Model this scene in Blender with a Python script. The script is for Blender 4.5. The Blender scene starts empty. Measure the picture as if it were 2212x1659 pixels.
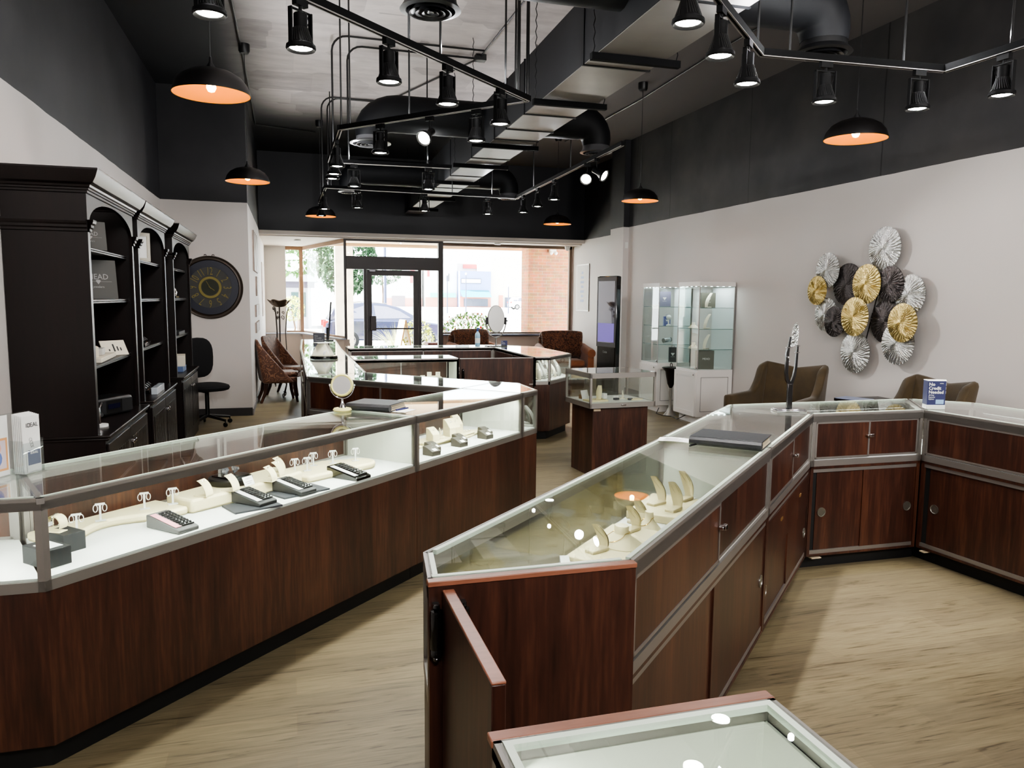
import bpy, bmesh, math, random
from mathutils import Matrix, Vector
random.seed(7)
SC = bpy.context.scene
COL = SC.collection
PI = math.pi
S2 = 2 ** .5

def T(x=0, y=0, z=0, rz=0, rx=0, ry=0):
    return Matrix.Translation((x, y, z)) @ Matrix.Rotation(rz, 4, 'Z') @ Matrix.Rotation(ry, 4, 'Y') @ Matrix.Rotation(rx, 4, 'X')

class MB:
    """collects shapes into one mesh"""
    def __init__(s, M=None):
        s.bm = bmesh.new(); s.M = M or Matrix.Identity(4)
    def add(s, verts, faces, M=None):
        m = s.M @ M if M is not None else s.M
        vs = [s.bm.verts.new(m @ Vector(v)) for v in verts]
        for f in faces:
            try: s.bm.faces.new([vs[i] for i in f])
            except ValueError: pass
        return s
    def box(s, x0, x1, y0, y1, z0, z1, M=None):
        v = [(x, y, z) for z in (z0, z1) for y in (y0, y1) for x in (x0, x1)]
        return s.add(v, [(0, 2, 3, 1), (4, 5, 7, 6), (0, 1, 5, 4), (2, 6, 7, 3), (0, 4, 6, 2), (1, 3, 7, 5)], M)
    def cbox(s, cx, cy, cz, sx, sy, sz, M=None):
        return s.box(cx - sx / 2, cx + sx / 2, cy - sy / 2, cy + sy / 2, cz - sz / 2, cz + sz / 2, M)
    def prism(s, poly, z0, z1, M=None):
        n = len(poly)
        a = sum(poly[i][0] * poly[(i + 1) % n][1] - poly[(i + 1) % n][0] * poly[i][1] for i in range(n))
        if a < 0: poly = poly[::-1]
        v = [(p[0], p[1], z0) for p in poly] + [(p[0], p[1], z1) for p in poly]
        f = [tuple(range(n))[::-1], tuple(range(n, 2 * n))] + [(i, (i + 1) % n, n + (i + 1) % n, n + i) for i in range(n)]
        return s.add(v, f, M)
    def tube(s, pts, r, n=8, closed=False, M=None, flat=None):
        pts = [Vector(p) for p in pts]; N = len(pts)
        rs = r if isinstance(r, (list, tuple)) else [r] * N
        V = []; up = None
        for i, p in enumerate(pts):
            a = pts[(i - 1) % N] if (closed or i > 0) else p
            b = pts[(i + 1) % N] if (closed or i < N - 1) else p
            t = (b - a).normalized()
            if up is None:
                up = Vector((0, 0, 1)) if abs(t.z) < .9 else Vector((1, 0, 0))
            x = t.cross(up)
            if x.length < 1e-6: x = t.orthogonal()
            x.normalize(); y = x.cross(t).normalized(); up = y
            for k in range(n):
                w = 2 * PI * k / n + (PI / n)
                V.append(p + x * math.cos(w) * rs[i] + y * math.sin(w) * rs[i] * (flat or 1))
        F = []
        for i in range(N if closed else N - 1):
            j = (i + 1) % N
            for k in range(n):
                l = (k + 1) % n
                F.append((i * n + k, i * n + l, j * n + l, j * n + k))
        if not closed:
            F.append(tuple(range(n))[::-1]); F.append(tuple((N - 1) * n + k for k in range(n)))
        return s.add(V, F, M)
    def lathe(s, prof, n=24, c=(0, 0, 0), M=None, sx=1, sy=1):
        V = []; F = []; idx = []
        for r, z in prof:
            if r < 1e-6:
                idx.append([len(V)]); V.append((c[0], c[1], c[2] + z))
            else:
                idx.append(list(range(len(V), len(V) + n)))
                for k in range(n):
                    w = 2 * PI * k / n
                    V.append((c[0] + r * math.cos(w) * sx, c[1] + r * math.sin(w) * sy, c[2] + z))
        for a, b in zip(idx, idx[1:]):
            for k in range(n):
                l = (k + 1) % n
                if len(a) == 1 and len(b) == 1: continue
                if len(a) == 1: F.append((a[0], b[l], b[k]))
                elif len(b) == 1: F.append((a[k], a[l], b[0]))
                else: F.append((a[k], a[l], b[l], b[k]))
        return s.add(V, F, M)
    def grid(s, fn, nu, nv, M=None, closeu=False):
        V = [fn(i / (nu if closeu else nu - 1), j / (nv - 1)) for j in range(nv) for i in range(nu)]
        F = []
        for j in range(nv - 1):
            for i in range(nu if closeu else nu - 1):
                k = (i + 1) % nu
                F.append((j * nu + i, j * nu + k, (j + 1) * nu + k, (j + 1) * nu + i))
        return s.add(V, F, M)
    def ball(s, c, rx, ry=None, rz=None, nu=16, nv=9, M=None, e=1.0):
        ry = ry or rx; rz = rz or rx
        def P(w): return math.copysign(abs(w) ** e, w)
        def fn(u, v):
            a = 2 * PI * u; b = PI * (v - .5) * .998
            return (c[0] + rx * P(math.cos(a)) * P(math.cos(b)), c[1] + ry * P(math.sin(a)) * P(math.cos(b)), c[2] + rz * P(math.sin(b)))
        return s.grid(fn, nu, nv, M, True)
    def text(s, body, size, M=None, align='CENTER', ext=.0006, sx=1.0, bold=0):
        cu = bpy.data.curves.new('lettering', 'FONT'); cu.body = body; cu.size = size
        cu.align_x = align; cu.extrude = ext; cu.offset = size * bold; cu.resolution_u = 2
        ob = bpy.data.objects.new('lettering', cu)
        me = bpy.data.meshes.new_from_object(ob)
        v = [(p.co.x * sx, p.co.y, p.co.z) for p in me.vertices]
        f = [tuple(p.vertices) for p in me.polygons]
        bpy.data.objects.remove(ob); bpy.data.meshes.remove(me); bpy.data.curves.remove(cu)
        return s.add(v, f, M)
    def mesh(s, name, smooth=True, ang=35, recalc=True):
        if recalc: bmesh.ops.recalc_face_normals(s.bm, faces=s.bm.faces)
        me = bpy.data.meshes.new(name); s.bm.to_mesh(me); s.bm.free()
        if smooth:
            me.shade_smooth(); me.set_sharp_from_angle(angle=math.radians(ang))
        return me

WM = {}
def key(o): return o.name
def thing(name, label, cat, loc=(0, 0, 0), rz=0, group=None):
    o = bpy.data.objects.new(name, None); COL.objects.link(o)
    o.empty_display_size = .1
    o.location = loc; o.rotation_euler = (0, 0, rz)
    o['label'] = label; o['category'] = cat
    if group: o['group'] = group
    WM[o.name] = Matrix.Translation(loc) @ Matrix.Rotation(rz, 4, 'Z')
    return o
def obj(name, mb, mat, parent=None, bevel=0, world=False, smooth=True, ang=35, sub=0, label=None, recalc=True):
    me = mb.mesh(name, smooth, ang, recalc)
    me.materials.append(mat)
    o = bpy.data.objects.new(name, me); COL.objects.link(o)
    if parent is not None:
        o.parent = parent
        WM[o.name] = WM.get(parent.name, Matrix.Identity(4))
        if world: me.transform(WM[parent.name].inverted())
    else:
        WM[o.name] = Matrix.Identity(4)
    if bevel:
        b = o.modifiers.new('soft_edges', 'BEVEL'); b.width = bevel; b.segments = 2; b.limit_method = 'ANGLE'
    if sub:
        b = o.modifiers.new('smooth', 'SUBSURF'); b.levels = sub; b.render_levels = sub
    if label: o['label'] = label
    return o
def tag(o, label, cat, group=None, kind=None):
    o['label'] = label; o['category'] = cat
    if group: o['group'] = group
    if kind: o['kind'] = kind
    return o
def struct(name, mb, mat, parent=None, smooth=True):
    o = obj(name, mb, mat, parent, smooth=smooth)
    if parent is None: o['kind'] = 'structure'
    return o
def solo(name, mb, mat, label, cat, loc=(0, 0, 0), rz=0, group=None, world=False, **k):
    """a thing that is a single mesh"""
    M = Matrix.Translation(loc) @ Matrix.Rotation(rz, 4, 'Z')
    o = obj(name, mb, mat, **k)
    if world: o.data.transform(M.inverted())
    o.location = loc; o.rotation_euler = (0, 0, rz); WM[o.name] = M
    return tag(o, label, cat, group)
def dup(root, loc=None, rz=None, label=None, group=None):
    r = root.copy(); COL.objects.link(r)
    if loc is not None: r.location = loc
    if rz is not None: r.rotation_euler = (0, 0, rz)
    if label: r['label'] = label
    if group: r['group'] = group
    WM[r.name] = Matrix.Translation(r.location) @ Matrix.Rotation(r.rotation_euler[2], 4, 'Z')
    for ch in list(root.children):
        c = ch.copy(); COL.objects.link(c); c.parent = r
        for g in list(ch.children):
            d = g.copy(); COL.objects.link(d); d.parent = c
    return r

# ---------------------------------------------------------------- materials
def _n(nt, t, **k):
    n = nt.nodes.new(t)
    for a, b in k.items():
        if a in n.inputs: n.inputs[a].default_value = b
        else: setattr(n, a, b)
    return n
def lin(c):
    f = lambda v: v / 12.92 if v <= .04045 else ((v + .055) / 1.055) ** 2.4
    return tuple(f(v / 255) for v in c)
def pm(name, col, rough=.5, metal=0, spec=.5, emit=None, es=0, coat=0, bump=0, bscale=60, var=0, vscale=8, sheen=0):
    """principled with optional noise colour variation and bump; col is sRGB 0-255"""
    m = bpy.data.materials.new(name); m.use_nodes = True; nt = m.node_tree
    b = nt.nodes['Principled BSDF']; c = lin(col)
    b.inputs['Base Color'].default_value = (*c, 1); b.inputs['Roughness'].default_value = rough
    b.inputs['Metallic'].default_value = metal; b.inputs['Specular IOR Level'].default_value = spec
    b.inputs['Coat Weight'].default_value = coat
    b.inputs['Sheen Weight'].default_value = sheen
    if emit: b.inputs['Emission Color'].default_value = (*lin(emit), 1); b.inputs['Emission Strength'].default_value = es
    tc = None
    if var or bump:
        tc = _n(nt, 'ShaderNodeTexCoord')
    if var:
        nz = _n(nt, 'ShaderNodeTexNoise', Scale=vscale, Detail=4.0)
        nt.links.new(tc.outputs['Object'], nz.inputs['Vector'])
        r = _n(nt, 'ShaderNodeValToRGB')
        r.color_ramp.elements[0].position = .3; r.color_ramp.elements[1].position = .7
        r.color_ramp.elements[0].color = (*[v * (1 - var) for v in c], 1); r.color_ramp.elements[1].color = (*[min(1, v * (1 + var)) for v in c], 1)
        nt.links.new(nz.outputs['Fac'], r.inputs['Fac']); nt.links.new(r.outputs['Color'], b.inputs['Base Color'])
    if bump:
        nz = _n(nt, 'ShaderNodeTexNoise', Scale=bscale, Detail=3.0)
        nt.links.new(tc.outputs['Object'], nz.inputs['Vector'])
        bp = _n(nt, 'ShaderNodeBump', Strength=bump, Distance=.02)
        nt.links.new(nz.outputs['Fac'], bp.inputs['Height']); nt.links.new(bp.outputs['Normal'], b.inputs['Normal'])
    return m
def wood(name, dark, mid, light, rough=.35, sc=(9, 9, .7), coat=.15, fine=.35):
    m = bpy.data.materials.new(name); m.use_nodes = True; nt = m.node_tree
    b = nt.nodes['Principled BSDF']; b.inputs['Roughness'].default_value = rough; b.inputs['Coat Weight'].default_value = coat
    b.inputs['Coat Roughness'].default_value = .25
    tc = _n(nt, 'ShaderNodeTexCoord'); mp = _n(nt, 'ShaderNodeMapping'); mp.inputs['Scale'].default_value = sc
    nt.links.new(tc.outputs['Object'], mp.inputs['Vector'])
    n1 = _n(nt, 'ShaderNodeTexNoise', Scale=1.0, Detail=5.0, Roughness=.6, Distortion=.6)
    nt.links.new(mp.outputs['Vector'], n1.inputs['Vector'])
    mp2 = _n(nt, 'ShaderNodeMapping'); mp2.inputs['Scale'].default_value = tuple(v * 9 for v in sc)
    nt.links.new(tc.outputs['Object'], mp2.inputs['Vector'])
    n2 = _n(nt, 'ShaderNodeTexNoise', Scale=1.0, Detail=3.0)
    nt.links.new(mp2.outputs['Vector'], n2.inputs['Vector'])
    mx = _n(nt, 'ShaderNodeMix'); mx.data_type = 'FLOAT'; mx.inputs[0].default_value = fine
    nt.links.new(n1.outputs['Fac'], mx.inputs[2]); nt.links.new(n2.outputs['Fac'], mx.inputs[3])
    r = _n(nt, 'ShaderNodeValToRGB'); e = r.color_ramp.elements
    e[0].position = .32; e[0].color = (*lin(dark), 1); e[1].position = .7; e[1].color = (*lin(light), 1)
    k = e.new(.5); k.color = (*lin(mid), 1)
    nt.links.new(mx.outputs[0], r.inputs['Fac']); nt.links.new(r.outputs['Color'], b.inputs['Base Color'])
    return m
def glassm(name, tint=(235, 246, 240), f0=.06, rough=0.0, fmax=1.0, power=5.0):
    """thin pane: clear through, mirror by Fresnel"""
    m = bpy.data.materials.new(name); m.use_nodes = True; nt = m.node_tree
    for n in list(nt.nodes): nt.nodes.remove(n)
    out = _n(nt, 'ShaderNodeOutputMaterial'); mix = _n(nt, 'ShaderNodeMixShader')
    tr = _n(nt, 'ShaderNodeBsdfTransparent'); tr.inputs['Color'].default_value = (*lin(tint), 1)
    gl = _n(nt, 'ShaderNodeBsdfGlossy'); gl.inputs['Roughness'].default_value = rough; gl.inputs['Color'].default_value = (1, 1, 1, 1)
    lw = _n(nt, 'ShaderNodeLayerWeight'); lw.inputs['Blend'].default_value = .5
    # facing = 1-cos ; schlick
    p = _n(nt, 'ShaderNodeMath', operation='POWER'); p.inputs[1].default_value = power
    mu = _n(nt, 'ShaderNodeMath', operation='MULTIPLY'); mu.inputs[1].default_value = fmax - f0
    ad = _n(nt, 'ShaderNodeMath', operation='ADD'); ad.inputs[1].default_value = f0
    nt.links.new(lw.outputs['Facing'], p.inputs[0]); nt.links.new(p.outputs[0], mu.inputs[0]); nt.links.new(mu.outputs[0], ad.inputs[0])
    nt.links.new(ad.outputs[0], mix.inputs[0]); nt.links.new(tr.outputs[0], mix.inputs[1]); nt.links.new(gl.outputs[0], mix.inputs[2])
    nt.links.new(mix.outputs[0], out.inputs[0])
    return m
def emis(name, col, s):
    m = bpy.data.materials.new(name); m.use_nodes = True; nt = m.node_tree
    b = nt.nodes['Principled BSDF']; b.inputs['Base Color'].default_value = (*lin(col), 1)
    b.inputs['Emission Color'].default_value = (*lin(col), 1); b.inputs['Emission Strength'].default_value = s
    return m

cherry = wood('cherry_laminate', (32, 17, 12), (60, 33, 24), (90, 55, 39), rough=.4)
espresso = wood('espresso_wood', (12, 6, 6), (18, 9, 8), (24, 12, 11), rough=.36, coat=.1); espresso.node_tree.nodes['Principled BSDF'].inputs['Specular IOR Level'].default_value = .3
copper_edge = wood('light_cherry_edging', (112, 70, 54), (136, 88, 68), (150, 98, 78), rough=.35, sc=(1.5, 9, 9))
alu = pm('brushed_aluminium', (158, 154, 150), .46, .85)
chrome = pm('chrome', (225, 225, 228), .1, 1.0)
blackp = pm('black_satin', (14, 14, 15), .42)
blackg = pm('black_gloss', (8, 8, 9), .12, coat=.5)
kickm = pm('black_toe_kick', (12, 13, 15), .55)
deckw = pm('white_deck_board', (236, 238, 234), .45)
panelw = pm('white_partition', (214, 218, 205), .4)
cream = pm('cream_leatherette', (232, 220, 178), .55, bump=.08, bscale=220)
greyd = pm('grey_leatherette', (62, 57, 49), .6, bump=.08, bscale=220)
slate = pm('slate_card', (58, 60, 66), .6)
charbox = pm('charcoal_box', (30, 31, 34), .6)
whitep = pm('white_plastic', (232, 232, 228), .4)
paper = pm('white_paper', (238, 238, 236), .7)
inkw = pm('white_ink', (225, 225, 222), .6)
inkg = pm('grey_ink', (150, 150, 150), .6)
inkb = pm('black_ink', (22, 22, 24), .6)
silver = pm('silver_jewellery', (230, 230, 232), .12, 1.0)
goldj = pm('gold_jewellery', (232, 190, 96), .15, 1.0)
navy = pm('navy_print', (22, 27, 78), .5)
skyb = pm('pale_blue_print', (140, 176, 214), .5)
glass = glassm('case_glass', (249, 252, 250), f0=.08)
towerglass = glassm('tower_glass', (248, 252, 251), f0=.06)
winglass = glassm('window_glass', (250, 252, 250), f0=.04, fmax=.6)
glassedge = pm('pale_glass_edge', (222, 236, 220), .3)
mirror = pm('mirror', (225, 228, 228), .02, 1.0)
led = emis('led_strip', (246, 255, 236), 5.0)
lampface = emis('lamp_lens', (255, 252, 240), 40.0)
bulbm = emis('filament_bulb', (255, 196, 110), 16.0)
# ---------------------------------------------------------------- the room shell
XL, XN, XR, XR2, YC, YB, ZC, ZW = -.5, -1.59, 5.76, 6.15, 11.27, 15.7, 4.4, 2.92
def wall_paint(name, cracks=(), d0=(26, 26, 30), d1=(44, 43, 46)):
    m = bpy.data.materials.new(name); m.use_nodes = True; nt = m.node_tree
    b = nt.nodes['Principled BSDF']
    g = _n(nt, 'ShaderNodeNewGeometry'); sp = _n(nt, 'ShaderNodeSeparateXYZ'); nt.links.new(g.outputs['Position'], sp.inputs[0])
    nz = _n(nt, 'ShaderNodeTexNoise', Scale=2.0, Detail=5.0); nt.links.new(g.outputs['Position'], nz.inputs['Vector'])
    mw = _n(nt, 'ShaderNodeMath', operation='MULTIPLY_ADD'); mw.inputs[1].default_value = .02; nt.links.new(nz.outputs['Fac'], mw.inputs[0]); nt.links.new(sp.outputs['Z'], mw.inputs[2])
    gt = _n(nt, 'ShaderNodeMath', operation='GREATER_THAN'); gt.inputs[1].default_value = ZW + .01; nt.links.new(mw.outputs[0], gt.inputs[0])
    # dark paint with blotches and plaster joints
    r = _n(nt, 'ShaderNodeValToRGB'); r.color_ramp.elements[0].color = (*lin(d0), 1); r.color_ramp.elements[1].color = (*lin(d1), 1)
    r.color_ramp.elements[0].position = .35; r.color_ramp.elements[1].position = .68
    nz2 = _n(nt, 'ShaderNodeTexNoise', Scale=1.3, Detail=7.0); nt.links.new(g.outputs['Position'], nz2.inputs['Vector']); nt.links.new(nz2.outputs['Fac'], r.inputs['Fac'])
    dark = r.outputs['Color']
    last = None
    for cy, w in cracks:
        ad = _n(nt, 'ShaderNodeMath', operation='MULTIPLY_ADD'); ad.inputs[1].default_value = .09; nt.links.new(nz2.outputs['Fac'], ad.inputs[0]); nt.links.new(sp.outputs['Y'], ad.inputs[2])
        cm = _n(nt, 'ShaderNodeMath', operation='COMPARE'); cm.inputs[1].default_value = cy + .045; cm.inputs[2].default_value = w; nt.links.new(ad.outputs[0], cm.inputs[0])
        if last is None: last = cm.outputs[0]
        else:
            mxm = _n(nt, 'ShaderNodeMath', operation='MAXIMUM'); nt.links.new(last, mxm.inputs[0]); nt.links.new(cm.outputs[0], mxm.inputs[1]); last = mxm.outputs[0]
    if last is not None:
        mm = _n(nt, 'ShaderNodeMix'); mm.data_type = 'RGBA'; nt.links.new(last, mm.inputs[0]); nt.links.new(dark, mm.inputs[6]); mm.inputs[7].default_value = (.008, .008, .009, 1)
        dark = mm.outputs[2]
    mx = _n(nt, 'ShaderNodeMix'); mx.data_type = 'RGBA'
    nt.links.new(gt.outputs[0], mx.inputs[0]); mx.inputs[6].default_value = (*lin((212, 206, 202)), 1); nt.links.new(dark, mx.inputs[7])
    nt.links.new(mx.outputs[2], b.inputs['Base Color']); b.inputs['Roughness'].default_value = .6
    bp = _n(nt, 'ShaderNodeBump', Strength=.12, Distance=.02); nt.links.new(nz2.outputs['Fac'], bp.inputs['Height']); nt.links.new(bp.outputs['Normal'], b.inputs['Normal'])
    return m
paint = wall_paint('two_tone_wall_paint')
paint_r = wall_paint('two_tone_wall_paint_with_joints', ((11.1, .008), (8.95, .006), (6.6, .01), (12.3, .006)), (44, 44, 46), (68, 66, 66))
white_paint = pm('warm_white_paint', (214, 206, 198), .6)
black_paint = pm('black_wall_paint', (22, 23, 29), .5, var=.2, vscale=2)
def floor_mat():
    m = bpy.data.materials.new('oak_vinyl_planks'); m.use_nodes = True; nt = m.node_tree
    b = nt.nodes['Principled BSDF']; b.inputs['Roughness'].default_value = .42
    g = _n(nt, 'ShaderNodeNewGeometry')
    mp = _n(nt, 'ShaderNodeMapping'); nt.links.new(g.outputs['Position'], mp.inputs['Vector'])
    br = _n(nt, 'ShaderNodeTexBrick'); br.inputs['Scale'].default_value = 1.0; br.inputs['Mortar Size'].default_value = .0012
    br.inputs['Brick Width'].default_value = 1.22; br.inputs['Row Height'].default_value = .152; br.inputs['Bias'].default_value = -.1; br.offset = .37
    br.inputs['Color1'].default_value = (*lin((114, 104, 83)), 1); br.inputs['Color2'].default_value = (*lin((132, 121, 95)), 1); br.inputs['Mortar'].default_value = (*lin((120, 106, 84)), 1)
    nt.links.new(mp.outputs['Vector'], br.inputs['Vector'])
    mp2 = _n(nt, 'ShaderNodeMapping'); mp2.inputs['Scale'].default_value = (1.1, 16, 1); nt.links.new(g.outputs['Position'], mp2.inputs['Vector'])
    n1 = _n(nt, 'ShaderNodeTexNoise', Scale=2.2, Detail=6.0, Roughness=.62, Distortion=1.6); nt.links.new(mp2.outputs['Vector'], n1.inputs['Vector'])
    r = _n(nt, 'ShaderNodeValToRGB'); e = r.color_ramp.elements; e[0].position = .33; e[0].color = (.32, .28, .24, 1); e[1].position = .6; e[1].color = (1.06, 1.05, 1.02, 1)
    k = e.new(.43); k.color = (.84, .81, .77, 1)
    nt.links.new(n1.outputs['Fac'], r.inputs['Fac'])
    mp3 = _n(nt, 'ShaderNodeMapping'); mp3.inputs['Scale'].default_value = (4, 60, 1); nt.links.new(g.outputs['Position'], mp3.inputs['Vector'])
    n3 = _n(nt, 'ShaderNodeTexNoise', Scale=2.0, Detail=3.0); nt.links.new(mp3.outputs['Vector'], n3.inputs['Vector'])
    r3 = _n(nt, 'ShaderNodeValToRGB'); r3.color_ramp.elements[0].position = .3; r3.color_ramp.elements[0].color = (.78, .77, .75, 1); r3.color_ramp.elements[1].position = .65
    nt.links.new(n3.outputs['Fac'], r3.inputs['Fac'])
    m1 = _n(nt, 'ShaderNodeMix'); m1.data_type = 'RGBA'; m1.blend_type = 'MULTIPLY'; m1.inputs[0].default_value = .9
    nt.links.new(br.outputs['Color'], m1.inputs[6]); nt.links.new(r.outputs['Color'], m1.inputs[7])
    m2 = _n(nt, 'ShaderNodeMix'); m2.data_type = 'RGBA'; m2.blend_type = 'MULTIPLY'; m2.inputs[0].default_value = .8
    nt.links.new(m1.outputs[2], m2.inputs[6]); nt.links.new(r3.outputs['Color'], m2.inputs[7])
    nt.links.new(m2.outputs[2], b.inputs['Base Color'])
    return m
def ceiling_mat():
    m = bpy.data.materials.new('patchy_concrete_ceiling'); m.use_nodes = True; nt = m.node_tree
    b = nt.nodes['Principled BSDF']; b.inputs['Roughness'].default_value = .8
    g = _n(nt, 'ShaderNodeNewGeometry'); sp = _n(nt, 'ShaderNodeSeparateXYZ'); nt.links.new(g.outputs['Position'], sp.inputs[0])
    mp = _n(nt, 'ShaderNodeMapping'); mp.inputs['Scale'].default_value = (1.0, .75, 1); nt.links.new(g.outputs['Position'], mp.inputs['Vector'])
    vo = _n(nt, 'ShaderNodeTexVoronoi'); vo.distance = 'CHEBYCHEV'; vo.inputs['Scale'].default_value = 1.7; nt.links.new(mp.outputs['Vector'], vo.inputs['Vector'])
    mp2 = _n(nt, 'ShaderNodeMapping'); mp2.inputs['Scale'].default_value = (1.0, 2.6, 1); nt.links.new(g.outputs['Position'], mp2.inputs['Vector'])
    nz = _n(nt, 'ShaderNodeTexNoise', Scale=2.0, Detail=6.0, Roughness=.65); nt.links.new(mp2.outputs['Vector'], nz.inputs['Vector'])
    sv = _n(nt, 'ShaderNodeSeparateXYZ'); nt.links.new(vo.outputs['Color'], sv.inputs[0])
    ad = _n(nt, 'ShaderNodeMath', operation='MULTIPLY_ADD'); ad.inputs[1].default_value = .45; nt.links.new(sv.outputs['X'], ad.inputs[0]); nt.links.new(nz.outputs['Fac'], ad.inputs[2])
    r = _n(nt, 'ShaderNodeValToRGB'); e = r.color_ramp.elements; e[0].position = .35; e[0].color = (*lin((176, 168, 166)), 1); e[1].position = .95; e[1].color = (*lin((228, 219, 215)), 1)
    nt.links.new(ad.outputs[0], r.inputs['Fac'])
    # base colour turns near-black along the left wall and toward the shop front
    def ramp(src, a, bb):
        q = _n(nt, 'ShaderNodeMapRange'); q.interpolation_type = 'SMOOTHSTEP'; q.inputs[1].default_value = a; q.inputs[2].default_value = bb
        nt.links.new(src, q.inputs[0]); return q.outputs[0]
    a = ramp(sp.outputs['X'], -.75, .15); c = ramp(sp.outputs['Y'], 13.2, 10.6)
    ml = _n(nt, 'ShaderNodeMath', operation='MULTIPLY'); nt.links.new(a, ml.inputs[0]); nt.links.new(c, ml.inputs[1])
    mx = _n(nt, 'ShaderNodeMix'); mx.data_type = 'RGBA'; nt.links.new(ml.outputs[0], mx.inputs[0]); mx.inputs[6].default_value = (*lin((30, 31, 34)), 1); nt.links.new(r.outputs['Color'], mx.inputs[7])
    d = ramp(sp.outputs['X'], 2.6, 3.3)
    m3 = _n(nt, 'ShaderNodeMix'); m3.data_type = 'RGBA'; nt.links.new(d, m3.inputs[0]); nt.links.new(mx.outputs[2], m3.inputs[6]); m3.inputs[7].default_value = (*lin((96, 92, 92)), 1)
    nt.links.new(m3.outputs[2], b.inputs['Base Color'])
    return m
struct('floor', MB().box(-4, 6.6, -2.6, 19.1, -.1, 0), floor_mat())
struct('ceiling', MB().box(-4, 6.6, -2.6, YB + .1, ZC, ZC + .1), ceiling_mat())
struct('wall_left', MB().box(XN - .12, XN, -2.6, YC + .1, 0, ZC), paint)
struct('wall_clock', MB().box(XN, XL, YC, YC + .12, 0, ZC), paint)
struct('wall_left_front', MB().box(XL - .12, XL, YC + .12, 19.0, 0, ZC), paint)
struct('wall_right', MB().box(XR, XR + .12, -2.6, 12.585, 0, ZC), paint_r)
struct('column_right', MB().box(5.656, XR2, 12.585, 13.15, 0, ZC), paint)
struct('wall_right_front', MB().box(XR2, XR2 + .12, 13.15, 16.5, 0, ZC), paint)
struct('wall_back', MB().box(-4, 6.6, -2.6, -2.5, 0, ZC), paint)
struct('wall_front_upper', MB().box(XL, XR2, YB + .03, YB + .15, ZW, ZC), black_paint)
struct('beam_front', MB().box(XL, XR2, YB, YB + .15, ZW - .075, ZW), white_paint)
# lower ceiling of the window bay
bay = [(XL, YB + .15), (XR2, YB + .15), (XR2, 16.5), (3.06, 16.5), (3.06, 16.02), (1.1, 16.02), (.34, 19.0), (XL, 19.0)]
bayo = struct('ceiling_bay', MB().prism(bay, 2.82, 2.9), white_paint)
# low walls, ledges
beige = pm('beige_low_wall', (206, 190, 178), .6)
struct('wall_low_right', MB().box(3.13, XR2, 16.3, 16.45, 0, .86), beige)
struct('wall_pier_left', MB().box(XL, -.03, 18.9, 19.02, 0, 2.82), white_paint)
def seg(m, P, Q, th, z0, z1, off=0):
    P = Vector((P[0], P[1], 0)); Q = Vector((Q[0], Q[1], 0)); d = (Q - P).normalized(); n = Vector((-d.y, d.x, 0))
    a = P + n * off; b = Q + n * off
    return m.prism([(a.x, a.y), (b.x, b.y), (b.x + n.x * th, b.y + n.y * th), (a.x + n.x * th, a.y + n.y * th)], z0, z1)
struct('wall_low_left', seg(MB().box(XL, .32, 18.55, 18.7, 0, .8), (.30, 18.6), (1.08, 15.93), .12, 0, .8, 0), beige)
ledge = pm('pale_ledge', (196, 200, 214), .25)
struct('trim_1', MB().prism([(XL, 18.5), (.26, 18.5), (1.02, 15.9), (1.12, 15.93), (.36, 18.98), (XL, 18.98)], .8, .825), ledge)
struct('trim_2', MB().box(3.13, XR2, 16.1, 16.5, .86, .89), pm('dark_ledge', (110, 116, 136), .3))
bronze = pm('dark_bronze_frame', (62, 58, 58), .45, .3)
tan_frame = pm('tan_window_frame', (150, 118, 92), .5)
# entrance: sidelights, transom and door
w = struct('window_1', MB().box(1.10, 1.15, 15.96, 16.06, 0, 2.82).box(3.02, 3.12, 15.94, 16.06, 0, 2.82).box(1.15, 3.02, 15.94, 16.06, 2.22, 2.48).box(1.15, 3.02, 15.96, 16.04, 2.78, 2.82)
           .box(1.15, 1.5, 15.96, 16.04, 0, .09).box(2.66, 3.02, 15.96, 16.04, 0, .09).box(1.49, 1.55, 15.96, 16.04, 0, 2.24).box(2.60, 2.665, 15.96, 16.04, 0, 2.24), bronze)
obj('transom_glass', MB().box(1.15, 3.02, 15.997, 16.003, 2.48, 2.78), winglass, w)
obj('sidelight_glass', MB().box(1.15, 1.49, 15.997, 16.003, .09, 2.22), winglass, w)
obj('sidelight_glass', MB().box(2.665, 3.02, 15.997, 16.003, .09, 2.22), winglass, w)
d = struct('door_1', MB().box(1.555, 1.65, 15.965, 16.035, .02, 2.21).box(2.5, 2.595, 15.965, 16.035, .02, 2.21).box(1.65, 2.5, 15.965, 16.035, 2.1, 2.21).box(1.65, 2.5, 15.965, 16.035, .02, .22), bronze)
obj('door_glass', MB().box(1.65, 2.5, 15.997, 16.003, .22, 2.1), winglass, d)
obj('door_lock', MB().box(1.61, 1.73, 15.9, 15.965, .98, 1.28), pm('dark_lock_case', (58, 54, 54), .4, .4), d, bevel=.01)
obj('push_bar', MB().tube([(1.65, 15.93, 1.02), (2.5, 15.93, 1.02)], .016), bronze, d)
obj('door_closer', MB().box(1.6, 1.72, 15.9, 15.96, 2.17, 2.22), pm('grey_closer', (140, 140, 146), .4, .5), d, bevel=.006)
w = struct('window_2', MB().box(3.12, 3.17, 16.38, 16.46, .89, 2.82).box(6.07, 6.13, 16.38, 16.46, .89, 2.82).box(3.12, 6.13, 16.38, 16.46, 2.76, 2.82).box(3.12, 6.13, 16.38, 16.46, .89, .92), pm('brown_window_frame', (112, 92, 76), .5))
obj('pane', MB().box(3.17, 6.07, 16.417, 16.423, .92, 2.76), winglass, w)
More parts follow.
